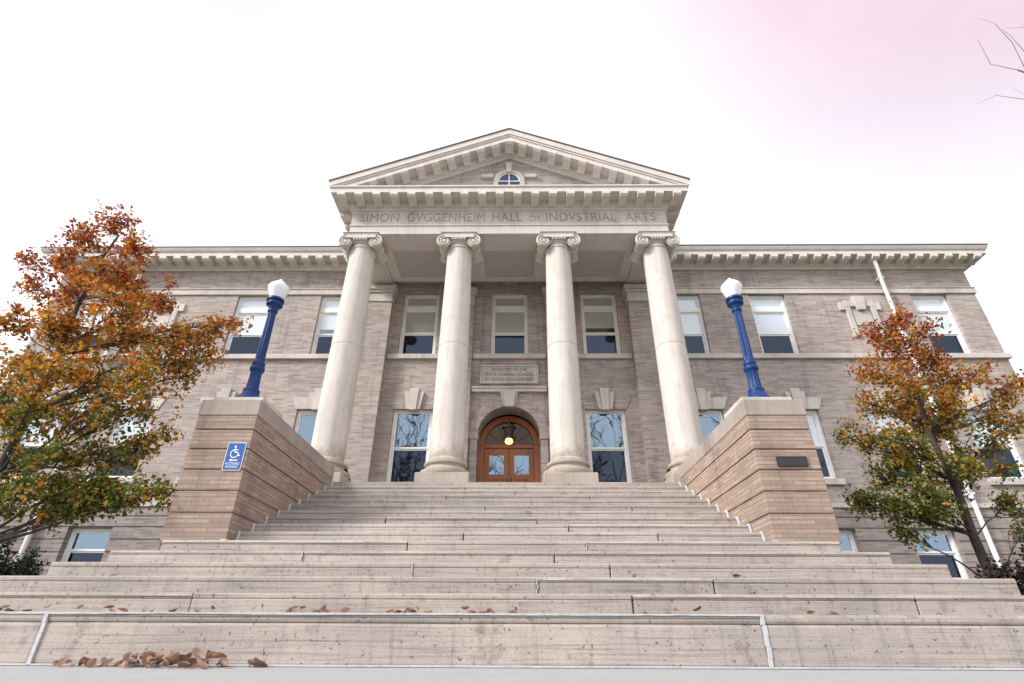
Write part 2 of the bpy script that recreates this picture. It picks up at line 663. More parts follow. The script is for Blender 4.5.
def text_mesh(body, size, extrude=0.004, spacing=1.0, align='CENTER', width=None):
    cu = bpy.data.curves.new('lettering', 'FONT')
    cu.body = body
    cu.size = size
    cu.extrude = extrude
    cu.space_character = spacing
    cu.align_x = align
    cu.align_y = 'BOTTOM_BASELINE'
    ob = bpy.data.objects.new('lettering', cu)
    COL.objects.link(ob)
    bpy.context.view_layer.update()
    me = bpy.data.meshes.new_from_object(ob.evaluated_get(bpy.context.evaluated_depsgraph_get()))
    bpy.data.objects.remove(ob)
    xs = [v.co.x for v in me.vertices]
    ys = [v.co.y for v in me.vertices]
    x0, x1, y0 = min(xs), max(xs), min(ys)
    k = (width / (x1 - x0)) if width else 1.0
    out = MB()
    # stand it up: text x -> X, text y -> Z, text normal -> -Y
    out.v = [((v.co.x - (x0 + x1) / 2) * k, -v.co.z, v.co.y - y0) for v in me.vertices]
    out.f = [tuple(p.vertices) for p in me.polygons]
    bpy.data.meshes.remove(me)
    return out


def shift(mb, x, y, z, s=(1, 1, 1)):
    mb.v = [(a * s[0] + x, b * s[1] + y, c * s[2] + z) for a, b, c in mb.v]
    return mb


def arc(cx, cz, r, a0=0.0, a1=math.pi, n=24):
    return [(cx + r * math.cos(a0 + (a1 - a0) * i / n), cz + r * math.sin(a0 + (a1 - a0) * i / n)) for i in range(n + 1)]


# ------------------------------------------------------------------ ground
YW = 14.8                                  # front wall plane
LAND = 2.82                               # portico floor
YSTEP, DSTEP, HSTEP, ZSTEP = 5.2, 0.43, 0.185, 0.17
YLAND = 11.1
HUP, DUP = (LAND - (ZSTEP + 5 * HSTEP)) / 10, (YLAND - (YSTEP + 5 * DSTEP)) / 10


def step_z(k):
    return ZSTEP + (k - 1) * HSTEP if k <= 6 else ZSTEP + 5 * HSTEP + (k - 6) * HUP


def step_y(k):
    return YSTEP + (k - 1) * DSTEP if k <= 6 else YSTEP + 5 * DSTEP + (k - 6) * DUP


g = MB()
g.box(-300, 300, -300, 300, -Z0 - 0.6, -Z0 - 0.06)
tag(g.build('lawn', M['lawn']), kind='structure')
g = MB()
g.box(-14, 14, 0.9, 7.0, -Z0 - 0.3, -Z0)
g.box(-2.6, 2.6, -40, 0.896, -Z0 - 0.3, -Z0 - 0.004)
tag(g.build('front_walk', M['paving']), kind='structure')

# ------------------------------------------------------------------ the hall
hall = empty('university_hall', (0, 16, 0),
             'two storey brick university hall with four Ionic columns under a pediment', 'building')
hall.location = (0, 0, 0)
XW = 15.6
ZWT = 3.08                                # water table
UW = [(0.0, 0.6)] + [(s * x, 0.6) for s in (-1, 1) for x in (2.97, 5.79, 8.62, 14.03)]
LW = [(s * x, 0.595 if x < 3 else 0.6) for s in (-1, 1) for x in (2.88, 5.79, 8.62, 11.25, 14.03)]
BW = [(s * x, 0.6) for s in (-1, 1) for x in (8.62, 11.25, 14.03)]
UZ = (7.79, 10.08)
LZ = (3.86, 5.94)
BZ = (1.25, 2.52)
REV = 0.20


def wall_grid(mb, x0, x1, z0, z1, y, ops, rev):
    xs = sorted({x0, x1, *[o[0] for o in ops], *[o[1] for o in ops]})
    zs = sorted({z0, z1, *[o[2] for o in ops], *[o[3] for o in ops]})
    xs = [x for x in xs if x0 <= x <= x1]
    zs = [z for z in zs if z0 <= z <= z1]
    for i in range(len(xs) - 1):
        for j in range(len(zs) - 1):
            cx, cz = (xs[i] + xs[i + 1]) / 2, (zs[j] + zs[j + 1]) / 2
            if any(o[0] < cx < o[1] and o[2] < cz < o[3] for o in ops):
                continue
            a, b, c, d = xs[i], xs[i + 1], zs[j], zs[j + 1]
            mb.add([(a, y, c), (b, y, c), (b, y, d), (a, y, d)], [(0, 1, 2, 3)])
    for (a, b, c, d) in ops:
        mb.add([(a, y, c), (a, y, d), (a, y + rev, d), (a, y + rev, c)], [(0, 1, 2, 3)])
        mb.add([(b, y, c), (b, y, d), (b, y + rev, d), (b, y + rev, c)], [(3, 2, 1, 0)])
        mb.add([(a, y, d), (b, y, d), (b, y + rev, d), (a, y + rev, d)], [(0, 1, 2, 3)])
        mb.add([(a, y, c), (b, y, c), (b, y + rev, c), (a, y + rev, c)], [(3, 2, 1, 0)])


DOORW, DSPR = 0.92, 5.10
LT = lambda x: (3.70, 5.97) if abs(x) < 4 else LZ
UT = lambda x: (7.79, 10.15) if abs(x) < 4 else UZ
ops = [(x - w, x + w, *UT(x)) for x, w in UW] + [(x - w, x + w, *LT(x)) for x, w in LW]
ops.append((-DOORW, DOORW, LAND, DSPR + DOORW))
w = MB()
wall_grid(w, -XW, XW, LAND, 11.3, YW, ops, REV)
for s in (-1, 1):
    w.add([(s * XW, YW, LAND), (s * XW, YW + 16, LAND), (s * XW, YW + 16, 11.3), (s * XW, YW, 11.3)],
          [(0, 1, 2, 3) if s > 0 else (3, 2, 1, 0)])
w.add([(-XW, YW + 16, LAND), (XW, YW + 16, LAND), (XW, YW + 16, 11.3), (-XW, YW + 16, 11.3)], [(3, 2, 1, 0)])
w.build('wall', M['brick'], hall)
# partition behind the front rooms
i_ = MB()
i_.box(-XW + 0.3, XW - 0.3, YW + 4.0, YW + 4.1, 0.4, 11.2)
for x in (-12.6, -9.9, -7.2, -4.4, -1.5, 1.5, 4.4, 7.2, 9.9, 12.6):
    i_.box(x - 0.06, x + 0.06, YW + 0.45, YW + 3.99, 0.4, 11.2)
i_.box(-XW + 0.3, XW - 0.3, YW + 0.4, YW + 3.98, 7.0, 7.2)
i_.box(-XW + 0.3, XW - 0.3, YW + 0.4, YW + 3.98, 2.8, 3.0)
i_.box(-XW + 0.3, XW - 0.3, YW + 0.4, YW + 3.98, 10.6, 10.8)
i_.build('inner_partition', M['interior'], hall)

# banded basement, courses with recessed joints, openings for the basement windows
bz = MB()
z = -Z0 - 0.1
bops = [(x - w_, x + w_, *BZ) for x, w_ in BW]
edges = [-Z0 - 0.1, 0.26, 0.55, 0.84, 1.12, BZ[0], 1.56, 1.88, 2.20, BZ[1], 2.80, ZWT - 0.02]
for i in range(len(edges) - 1):
    a, b = edges[i], edges[i + 1]
    xs = [-XW - 0.06] + sum([[o[0], o[1]] for o in sorted(bops) if o[2] <= a + 1e-6 and o[3] >= b - 1e-6], []) + [XW + 0.06]
    for j in range(0, len(xs), 2):
        bz.box(xs[j], xs[j + 1], YW - 0.07, YW + REV, a + 0.03, b)
        bz.box(xs[j] + (0.0 if j else 0.03), xs[j + 1] - (0.0 if j + 2 < len(xs) else 0.03), YW - 0.035, YW + REV - 0.01, a - 0.002, a + 0.032)
for s in (-1, 1):
    bz.box(min(s * (XW + 0.06), s * (XW - 0.2)), max(s * (XW + 0.06), s * (XW - 0.2)), YW + REV + 0.002, YW + 16.05, -Z0 - 0.1, ZWT - 0.02)
bz.box(-XW, XW, YW + 15.8, YW + 16.04, -Z0 - 0.1, ZWT - 0.02)
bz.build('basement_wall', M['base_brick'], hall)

# stone courses
c = MB()
for (a, b) in ((-XW - 0.1, -5.06), (5.06, XW + 0.1)):
    c.box(a, b, YW - 0.11, YW + 0.1, ZWT - 0.02, ZWT + 0.10)
build_split(c, 'water_table', M['stone'], hall, bevel=0.012)
c = MB()
for (a, b) in ((-XW - 0.07, -4.93), (4.93, XW + 0.07), (-3.86, -1.76), (1.76, 3.86), (-1.16, 1.16)):
    c.box(a, b, YW - 0.10, YW + 0.05, 7.62, 7.785)
build_split(c, 'sill_course', M['stone'], hall, bevel=0.01)
c = MB()
for (a, b) in ((-XW - 0.05, -4.93), (4.93, XW + 0.05)):
    c.box(a, b, YW - 0.05, YW + 0.05, 10.09, 10.29)
    c.box(a, b, YW - 0.075, YW + 0.05, 10.29, 10.32)
build_split(c, 'string_course', M['stone'], hall, bevel=0.006)


# ---- windows
wr = random.Random(77)


def window(x, w_, z0, z1, kind, blind):
    y = YW + 0.10
    f = MB()
    t = 0.075
    f.box(x - w_, x - w_ + t, y, y + 0.12, z0, z1)
    f.box(x + w_ - t, x + w_, y, y + 0.12, z0, z1)
    f.box(x - w_ + t, x + w_ - t, y, y + 0.12, z1 - t, z1)
    f.box(x - w_ + t, x + w_ - t, y, y + 0.12, z0, z0 + 0.06)
    a, b = x - w_ + t, x + w_ - t
    zs = []
    if kind == 'upper':
        zt = z1 - 0.56
        zm = z0 + (zt - z0) * 0.47
        f.box(a, b, y + 0.005, y + 0.11, zt - 0.07, zt + 0.09)
        zs = [(zt + 0.09, z1 - t), (zm, zt - 0.07), (z0 + 0.06, zm)]
    elif kind == 'lower':
        zm = z0 + (z1 - z0) * 0.47
        zs = [(zm, z1 - t), (z0 + 0.06, zm)]
    else:
        zm = z0 + (z1 - z0) * 0.55
        zs = [(zm, z1 - t), (z0 + 0.06, zm)]
    fr = f.build('window', M['cream'] if kind == 'upper' and abs(x) < 4 else M['white'], hall, bevel=0.006)
    for i, (c0, c1) in enumerate(zs):
        low = i == len(zs) - 1
        yy = y + (0.035 if not low else 0.065)
        s = MB()
        k = 0.045
        s.box(a, a + k, yy, yy + 0.035, c0, c1)
        s.box(b - k, b, yy, yy + 0.035, c0, c1)
        s.box(a + k, b - k, yy, yy + 0.035, c1 - k, c1)
        s.box(a + k, b - k, yy, yy + 0.035, c0, c0 + k)
        s.build('sash', M['white'] if not (kind == 'upper' and abs(x) < 4) else M['cream'], fr)
        p = MB()
        p.box(a + k, b - k, yy + 0.015, yy + 0.021, c0 + k, c1 - k)
        tx, tz = wr.gauss(0, 0.006), wr.gauss(0, 0.007)
        p.v = [(X_, Y_ + tx * (X_ - x) + tz * (Z_ - (c0 + c1) / 2), Z_) for X_, Y_, Z_ in p.v]
        p.build('pane', M['dark_glass'] if low else (M['glass'] if blind else M['sky_glass']), fr)
        if not low and blind:
            q = MB()
            q.box(a + k, b - k, yy + 0.030, yy + 0.034, c0 + (0.0 if i == 0 else wr.choice((0.0, 0.0, 0.06, 0.22))), c1)
            q.build('blind', M[blind], fr)
    return fr


for x, w_ in UW:
    window(x, w_, UT(x)[0], UT(x)[1], 'upper', 'blind_tan' if abs(x) < 4 else 'blind')
for x, w_ in LW:
    fr = window(x, w_, *LT(x), 'lower', 'blind' if abs(x) > 8 else None)
    s = MB()
    s.box(x - w_ - 0.12, x + w_ + 0.12, YW - 0.09, YW + 0.16, LZ[0] - 0.17, LZ[0] - 0.003)
    if abs(x) > 4:
        s.build('sill', M['stone'], fr, bevel=0.01)
    # flat arch with tall keystone
    s = MB()
    t0, t1 = LZ[1] + 0.003, LZ[1] + 0.42
    for sg in (-1, 1):
        s.prism([(x + sg * 0.21, t0), (x + sg * (w_ + 0.04), t0), (x + sg * (w_ + 0.20), t1 - 0.04), (x + sg * 0.25, t1 - 0.04)], YW - 0.03, YW + 0.04)
    build_split(s, 'lintel', M['stone'] if abs(x) > 4 else M['brick'], fr, bevel=0.006)
    s = MB()
    for sg in (-1, 1):
        s.prism([(x + sg * 0.105, t0 - 0.04), (x + sg * 0.205, t0 - 0.02), (x + sg * 0.30, t1 + 0.12), (x + sg * 0.15, t1 + 0.12)], YW - 0.10, YW + 0.04)
    s.prism([(x - 0.10, t0 - 0.06), (x + 0.10, t0 - 0.06), (x + 0.145, t1 + 0.22), (x - 0.145, t1 + 0.22)], YW - 0.14, YW + 0.04)
    build_split(s, 'keystone', M['stone'], fr, bevel=0.008)
for x, w_ in BW:
    window(x, w_, BZ[0], BZ[1], 'basement', None)

# stone ornament on the blank bays of the upper wall
for s_ in (-1, 1):
    x = s_ * 11.58
    o = MB()
    o.box(x - 0.50, x + 0.50, YW - 0.06, YW + 0.03, 9.55, 9.78)
    for sg in (-1, 1):
        a, b = sorted((x + sg * 0.50, x + sg * 0.68))
        o.box(a, b, YW - 0.06, YW + 0.03, 9.42, 9.72)
        a, b = sorted((x + sg * 0.33, x + sg * 0.50))
        o.box(a, b, YW - 0.06, YW + 0.03, 8.52, 9.548)
        a, b = sorted((x + sg * 0.28, x + sg * 0.55))
        o.box(a, b, YW - 0.06, YW + 0.03, 8.40, 8.518)
    o.prism([(x - 0.13, 9.40), (x + 0.13, 9.40), (x + 0.20, 9.92), (x - 0.20, 9.92)], YW - 0.12, YW + 0.03)
    o.box(x - 0.29, x + 0.29, YW - 0.03, YW + 0.03, 8.85, 9.38)
    o.build('stone_ornament', M['stone'], hall, bevel=0.012)

# ---- wing cornices
modm = MB()
modm.prism_x([(-0.42, 0.0), (-0.42, -0.10), (-0.36, -0.16), (-0.10, -0.16), (0.0, -0.20), (0.0, 0.0)], -0.12, 0.12)
mod = None


def modillions(parent, spots, z, rot=0.0):
    global mod
    for (x, y) in spots:
        if mod is None:
            mod = modm.build('modillion', M['cornice'], parent, abs_z=False, bevel=0.008)
            o = mod
        else:
            o = link_copy(mod, parent, (0, 0, 0))
        o.location = (x, y, z + Z0)
        o.rotation_euler = (0, 0, rot)


ZE = 11.67
PJ = 0.62
for s_ in (-1, 1):
    cn = MB()
    a, b = 4.83, XW
    prof = [(YW + 0.1, 11.08), (YW - 0.07, 11.08), (YW - 0.07, 11.14), (YW - 0.13, 11.17), (YW - 0.13, 11.34), (YW - PJ + 0.08, 11.36),
            (YW - PJ + 0.08, 11.50), (YW - PJ + 0.04, 11.53), (YW - PJ, 11.62), (YW - PJ, ZE), (YW + 0.1, ZE)]
    # mitred return round the corner of the wing
    n = len(prof)
    vs = [(s_ * a, y, z) for y, z in prof] + [(s_ * (b + (YW - y)), y, z) for y, z in prof] + [(s_ * (b + (YW - y)), YW + 16 - y + YW, z) for y, z in prof]
    fs = []
    for i in range(n):
        j = (i + 1) % n
        for k in (0, n):
            q = (i + k, j + k, j + k + n, i + k + n)
            fs.append(q if s_ < 0 else q[::-1])
    cn.add(vs, fs)
    ob = cn.build('cornice', M['cornice'], hall, bevel=0.0)
    nmod = 21
    sp = [(s_ * (5.55 + (XW + 0.22 - 5.55) * i / nmod), YW - 0.13) for i in range(nmod + 1)]
    modillions(ob, sp, 11.356)
    gt = MB()
    gt.box(*sorted((s_ * 4.83, s_ * (XW + PJ + 0.02))), YW - PJ - 0.025, YW + 0.3, ZE, ZE + 0.035)
    gt.build('roof_edge', M['edge'], ob)
rf = MB()
rf.box(-XW - 0.4, XW + 0.4, YW + 0.302, YW + 16.4, 11.6, ZE + 0.02)
rf.build('roof', M['roof'], hall)

# ---- downspouts
for x, z0, z1 in ((12.55, 0.0, 11.1), (-12.75, 0.0, 11.1)):
    d = MB()
    d.tube([(x - 0.18 * (1 if x > 0 else -1), YW - 0.40, 11.34), (x - 0.14 * (1 if x > 0 else -1), YW - 0.36, 11.05), (x, YW - 0.16, 10.55), (x, YW - 0.16, z0 - Z0 + 0.1)], 0.062, 10)
    for zz in (10.6, 8.3, 5.8, 3.4):
        d.box(x - 0.09, x + 0.09, YW - 0.22, YW + 0.02, zz, zz + 0.05)
    d.build('downspout', M['white'], hall, smooth=True)

# ---- portico floor / podium
pd = MB()
pd.box(-5.06, 5.06, YLAND + 0.01, YW + 0.0, -Z0 - 0.1, LAND - 0.15)
pd.build('podium', M['pier_brick'], hall)
pd = MB()
pd.box(-5.10, 5.10, YLAND + 0.01, YW + 0.9, LAND - 0.148, LAND)
pd.build('portico_floor', M['step'], hall, bevel=0.01)

# ---- pilasters
for s_ in (-1, 1):
    for (xa, xb, pr) in ((3.88, 4.92, 0.30), (1.18, 1.74, 0.16)):
        p = MB()
        a, b = sorted((s_ * xa, s_ * xb))
        p.box(a, b, YW - pr, YW + 0.05, LAND, 9.62)
        pl = p.build('pilaster', M['brick'], hall)
        q = MB()
        q.box(a - 0.03, b + 0.03, YW - pr - 0.03, YW + 0.05, 9.622, 9.70)
        q.box(a - 0.005, b + 0.005, YW - pr - 0.005, YW + 0.05, 9.70, 9.98)
        q.box(a - 0.05, b + 0.05, YW - pr - 0.05, YW + 0.05, 9.98, 10.08)
        q.box(a - 0.09, b + 0.09, YW - pr - 0.09, YW + 0.05, 10.08, 10.24)
        q.build('pilaster_capital', M['stone'], pl, bevel=0.01)

# ---- door surround, tablet, door
ds = MB()
outer, inner = arc(0, DSPR, DOORW + 0.30), arc(0, DSPR, DOORW)
ds.ring(outer, inner, YW - 0.05, YW + 0.62)
for sg in (-1, 1):
    a, b = sorted((sg * DOORW, sg * (DOORW + 0.22)))
    ds.box(a, b, YW - 0.045, YW + 0.62, LAND, DSPR - 0.102)
    a, b = sorted((sg * (DOORW - 0.03), sg * (DOORW + 0.255)))
    ds.box(a, b, YW - 0.075, YW + 0.62, DSPR - 0.10, DSPR - 0.003)
sur = ds.build('door_surround', M['brick'], hall, bevel=0.008)
# spandrel closing the square head of the opening behind the arch ring
sp_ = MB()
pts = arc(0, DSPR, DOORW + 0.02, 0, math.pi / 2, 12)
for sg in (-1, 1):
    poly = [(sg * x, z) for x, z in pts] + [(sg * 0.0, DSPR + DOORW + 0.2), (sg * (DOORW + 0.1), DSPR + DOORW + 0.2), (sg * (DOORW + 0.1), DSPR)]
    for i in range(len(pts) - 1):
        q = [(sg * pts[i][0], pts[i][1]), (sg * pts[i + 1][0], pts[i + 1][1]), (sg * pts[i + 1][0], DSPR + DOORW + 0.1), (sg * pts[i][0], DSPR + DOORW + 0.1)]
        sp_.prism(q, YW + 0.012, YW + 0.35)
build_split(sp_, 'spandrel', M['brick'], sur)
k = MB()
k.prism([(-0.13, DSPR + DOORW - 0.05), (0.13, DSPR + DOORW - 0.05), (0.20, 6.477), (-0.20, 6.477)], YW - 0.17, YW + 0.05)
k.prism([(0.135, DSPR + DOORW - 0.01), (0.18, DSPR + DOORW + 0.02), (0.27, 6.477), (0.205, 6.477)], YW - 0.11, YW + 0.05)
k.prism([(-0.135, DSPR + DOORW - 0.01), (-0.18, DSPR + DOORW + 0.02), (-0.27, 6.477), (-0.205, 6.477)], YW - 0.11, YW + 0.05)
k.build('keystone', M['stone'], sur, bevel=0.01)
k = MB()
k.box(-1.15, 1.15, YW - 0.10, YW + 0.05, 6.48, 6.59)
k.box(-1.15, 1.15, YW - 0.13, YW + 0.05, 6.59, 6.65)
k.build('door_hood', M['stone'], sur, bevel=0.008)

tb = MB()
TZ = -0.16
tb.box(-0.86, 0.86, YW - 0.05, YW + 0.05, 6.97 + TZ, 7.50 + TZ)
for (a, b, c_, d) in ((-0.90, 0.90, 7.50, 7.55), (-0.90, 0.90, 6.92, 6.97), (-0.90, -0.86, 6.97, 7.50), (0.86, 0.90, 6.97, 7.50)):
    tb.box(a, b, YW - 0.08, YW + 0.05, c_ + TZ, d + TZ)
tab = tb.build('inscription_tablet', M['stone'], hall, bevel=0.006)
for row, (txt, wd) in enumerate((('DONATED·TO·THE', 1.08), ('STATE·NORMAL·SCHOOL', 1.54), ('BY·SIMON·GUGGENHEIM', 1.50))):
    tm = text_mesh(txt, 0.16, 0.003, 1.05, width=wd)
    shift(tm, 0, YW - 0.053, 7.345 + TZ - row * 0.165).build('lettering', M['letter_dark'], tab)

YD = YW + 0.62
fr = MB()
ro, ri = 0.925, 0.745
fr.ring(arc(0, DSPR - 0.06, ro), arc(0, DSPR - 0.06, ri), YD, YD + 0.14)
for sg in (-1, 1):
    a, b = sorted((sg * ri, sg * ro))
    fr.box(a, b, YD, YD + 0.14, LAND, DSPR - 0.062)
fr.box(-ri, ri, YD - 0.01, YD + 0.14, DSPR - 0.16, DSPR - 0.05)
df = fr.build('door_frame', M['wood'], hall, bevel=0.01)
fl = MB()
fl.prism(arc(0, DSPR - 0.05, ri - 0.004), YD + 0.07, YD + 0.076)
fl.build('fanlight_glass', M['fan_glass'], df)
mt = MB()
for ang in (30, 60, 90, 120, 150):
    ca, sa = math.cos(R(ang)), math.sin(R(ang))
    mt.tube([(0.24 * ca, YD + 0.06, DSPR - 0.05 + 0.24 * sa), (ri * ca, YD + 0.06, DSPR - 0.05 + ri * sa)], 0.014, 6)
mt.ring(arc(0, DSPR - 0.05, 0.26), arc(0, DSPR - 0.05, 0.235), YD + 0.05, YD + 0.07)
mt.build('muntin', M['wood'], df)
for sg in (-1, 1):
    d = MB()
    a, b = sorted((sg * 0.006, sg * 0.74))
    zt = DSPR - 0.165
    g0, g1 = zt - 0.78, zt - 0.20          # glazed opening
    st = 0.15
    d.box(a, a + st, YD + 0.03, YD + 0.08, LAND + 0.01, zt)
    d.box(b - st, b, YD + 0.03, YD + 0.08, LAND + 0.01, zt)
    d.box(a + st, b - st, YD + 0.03, YD + 0.08, g1, zt)
    d.box(a + st, b - st, YD + 0.03, YD + 0.08, g0 - 0.16, g0)
    d.box(a + st, b - st, YD + 0.03, YD + 0.08, LAND + 0.01, LAND + 0.25)
    d.box(a + st, b - st, YD + 0.05, YD + 0.07, LAND + 0.25, g0 - 0.16)
    d.box(a + st + 0.07, b - st - 0.07, YD + 0.036, YD + 0.05, LAND + 0.33, g0 - 0.24)
    dl = d.build('door', M['wood'], hall, bevel=0.008)
    p = MB()
    p.box(a + st, b - st, YD + 0.052, YD + 0.058, g0, g1)
    p.build('pane', M['sky_glass'], dl)
    h = MB()
    hx = sg * 0.07
    h.tube([(hx, YD + 0.03, LAND + 0.95), (hx, YD - 0.03, LAND + 0.97), (hx, YD - 0.03, LAND + 1.2), (hx, YD + 0.03, LAND + 1.22)], 0.012, 8)
    h.build('handle', M['bronze'], dl, smooth=True)
# bright hall seen through the door glass
hw = MB()
hw.box(-1.4, 1.4, YW + 3.9, YW + 3.98, LAND, 6.8)
hw.build('hall_back_wall', M['blind_tan'], hall)


# ---- columns
def column_parts(x):
    yc = 12.4
    sh = MB()
    zb, zt = 3.66, 9.92
    prof = []
    for i in range(41):
        u = i / 40
        r = 0.415 - 0.055 * (u ** 1.7)
        prof.append((r, zb + (zt - zb) * u - LAND))
    # drum joint, a narrow groove
    pr = []
    for r, z in prof:
        pr.append((r, z))
    zj = 6.70 - LAND
    pr += [(0.394, zj - 0.012), (0.385, zj - 0.004), (0.385, zj + 0.004), (0.394, zj + 0.012)]
    pr.sort(key=lambda q: q[1])
    s = sh.lathe(pr, n=48)
    s.f.pop(); s.f.pop()
    col = s.build('column', M['shaft'], hall, smooth=True, abs_z=False, loc=(x, yc, LAND + Z0))
    b = MB()
    H = LAND
    prof = [(0.53, 3.215 - H), (0.585, 3.235 - H), (0.61, 3.29 - H), (0.60, 3.35 - H), (0.54, 3.385 - H), (0.49, 3.40 - H), (0.465, 3.44 - H), (0.475, 3.48 - H),
            (0.505, 3.49 - H), (0.52, 3.525 - H), (0.505, 3.56 - H), (0.455, 3.575 - H), (0.455, 3.60 - H), (0.43, 3.62 - H), (0.415, 3.66 - H)]
    b.lathe(prof, n=48)
    b.build('column_base', M['shaft'], col, smooth=True, abs_z=False)
    p = MB()
    p.box(-0.61, 0.61, -0.61, 0.61, 0.0, 3.22 - H)
    p.build('plinth', M['shaft'], col, abs_z=False, bevel=0.015)
    # Ionic capital: necking and egg ring, two scroll bolsters, volutes on the front and back, abacus
    c = MB()
    t = zt - H
    c.lathe([(0.36, t - 0.03), (0.385, t - 0.01), (0.385, t + 0.03), (0.36, t + 0.045), (0.355, t + 0.12), (0.39, t + 0.14), (0.44, t + 0.20), (0.45, t + 0.26), (0.40, t + 0.30)], n=40)
    vz = t + 0.155
    VX, VR = 0.44, 0.222
    for sg in (-1, 1):
        # bolster: waisted roll running front to back
        prof = [(VR - 0.03, -0.40), (VR - 0.012, -0.40), (VR - 0.012, -0.385), (VR - 0.04, -0.37), (VR - 0.065, -0.2), (VR - 0.085, -0.05), (VR - 0.05, -0.035), (VR - 0.05, 0.035), (VR - 0.085, 0.05),
                (VR - 0.065, 0.2), (VR - 0.04, 0.37), (VR - 0.012, 0.385), (VR - 0.012, 0.40), (VR - 0.03, 0.40)]
        c.lathe_y(prof, (sg * VX, 0, vz), 28)
        for yy in (-0.425, 0.425):
            pts, rr = [], []
            for i in range(64):
                th = i / 63 * 2.1 * 2 * math.pi
                r = VR - 0.02 - (VR - 0.055) * (i / 63) ** 0.85
                pts.append((sg * (VX + r * math.sin(th) * 1.0), yy, vz + r * math.cos(th)))
                rr.append(0.038 - 0.020 * i / 63)
            c.tube(pts, rr, 6)
            c.lathe_y([(0.045, -0.02), (0.045, 0.02)], (sg * VX, yy, vz), 14)
    for yy in (-1, 1):
        y0, y1 = sorted((yy * 0.42, yy * 0.465))
        # band joining the volutes, sagging in the middle
        top = [(-VX + 2 * VX * i / 16, vz + VR - 0.0) for i in range(17)]
        bot = [(-VX + 2 * VX * i / 16, vz + 0.10 - 0.035 * math.sin(math.pi * i / 16)) for i in range(17)]
        c.ring(top, bot, y0, y1)
        y0, y1 = sorted((yy * 0.44, yy * 0.485))
        c.ring([(p[0], p[1] + 0.03) for p in bot[1:-1]], bot[1:-1], y0, y1)
        y0, y1 = sorted((yy * 0.30, yy * 0.475))
        for i in range(-2, 3):
            c.lathe_y([(0.030, -0.02), (0.030, 0.02)], (i * 0.085, yy * 0.455, vz + 0.045), 10)
    c.box(-VX, VX, -0.44, 0.44, vz + 0.10, vz + VR)
    a0 = vz + VR
    c.box(-0.50, 0.50, -0.47, 0.47, a0, a0 + 0.045)
    c.box(-0.54, 0.54, -0.50, 0.50, a0 + 0.045, 10.345 - H)
    c.build('capital', M['shaft'], col, smooth=True, abs_z=False)
    return col


c0 = None
for x in (-4.34, -1.455, 1.455, 4.34):
    if c0 is None:
        c0 = column_parts(x)
    else:
        k = copy_tree(c0, hall)
        k.location.x = x

# ---- entablature
YA = 12.0
XA = 4.72
ZA = (10.35, 10.70)
en = MB()
# beams: front, sides, back over the pilasters (left open over the coffers)
en.box(-XA, XA, YA, YA + 0.80, ZA[0], ZA[1] - 0.05)
for s_ in (-1, 1):
    en.box(*sorted((s_ * (XA - 0.80), s_ * XA)), YA + 0.802, YW + 0.0, ZA[0], ZA[1] - 0.05)
en.box(-XA - 0.03, XA + 0.03, YA - 0.03, YA + 0.5, ZA[1] - 0.05, ZA[1])
for s_ in (-1, 1):
    en.box(*sorted((s_ * (XA - 0.5), s_ * (XA + 0.03))), YA + 0.5, YW, ZA[1] - 0.05, ZA[1])
arch = en.build('architrave', M['cornice'], hall, bevel=0.008)
fz = MB()
fz.box(-XA + 0.01, XA - 0.01, YA + 0.012, YW, ZA[1] + 0.002, 11.28)
fx = [-XA, -2.95, -1.32, 0.06, 1.75, 3.3, XA]
for a, b in zip(fx[:-1], fx[1:]):
    fz.box(a + (0.006 if a > -XA else 0), b - (0.006 if b < XA else 0), YA, YA + 0.05, ZA[1] + 0.003, 11.279)
frz = fz.build('frieze', M['stone'], hall)
PXW = 32.65
for txt, a, b, hh in (('SIMON', 120, 222, 1.0), ('GVGGENHEIM', 245, 450, 1.0), ('·', 458, 462, 1.0), ('HALL', 470, 548, 1.0), ('OF', 567, 597, 0.66), ('INDVSTRIAL', 612, 797, 1.0), ('ARTS', 820, 900, 1.0)):
    xa, xb = [((q / 2.695 + 320) - 510.5) / PXW for q in (a, b)]
    if txt == '·':
        continue
    tm = text_mesh(txt, 0.46 * hh, 0.004, 1.05, width=xb - xa)
    shift(tm, (xa + xb) / 2, YA - 0.003, 10.83).build('lettering', M['letter'], frz)
# ceiling with three grilles set in frames
ce = MB()
y0, y1 = YA + 0.80, YW - 0.36
xb = [-3.97, -1.52, -1.40, 1.40, 1.52, 3.97]
bays = [(-3.60, -1.95), (-0.80, 0.80), (1.95, 3.60)]
ce.box(-3.91, 3.91, y0 + 0.002, y1, ZA[0] + 0.20, ZA[0] + 0.26)
ce.box(-3.91, 3.91, y1 - 0.24, y1, ZA[0] + 0.02, ZA[0] + 0.198)
ce.box(-3.91, 3.91, y0 + 0.002, y0 + 0.03, ZA[0] + 0.02, ZA[0] + 0.198)
edges_x = [-3.91] + [e for b in bays for e in b] + [3.91]
for i in range(0, len(edges_x), 2):
    ce.box(edges_x[i], edges_x[i + 1], y0 + 0.032, y1 - 0.242, ZA[0] + 0.02, ZA[0] + 0.198)
cl = ce.build('portico_ceiling', M['cornice'], hall, bevel=0.01)
for a, b in bays:
    q = MB()
    q.box(a + 0.001, b - 0.001, y0 + 0.034, y1 - 0.244, ZA[0] + 0.04, ZA[0] + 0.07)
    q.build('ceiling_grille', M['grille'], cl)
sb = MB()
sb.box(-3.91, 3.91, y1 + 0.002, YW, ZA[0] + 0.22, ZA[0] + 0.3)
sb.build('ceiling_back', M['brick'], cl)

# horizontal cornice of the portico, front and both returns
CX, CY = 5.33, 11.45
ZC = (11.27, 11.51, 11.67)


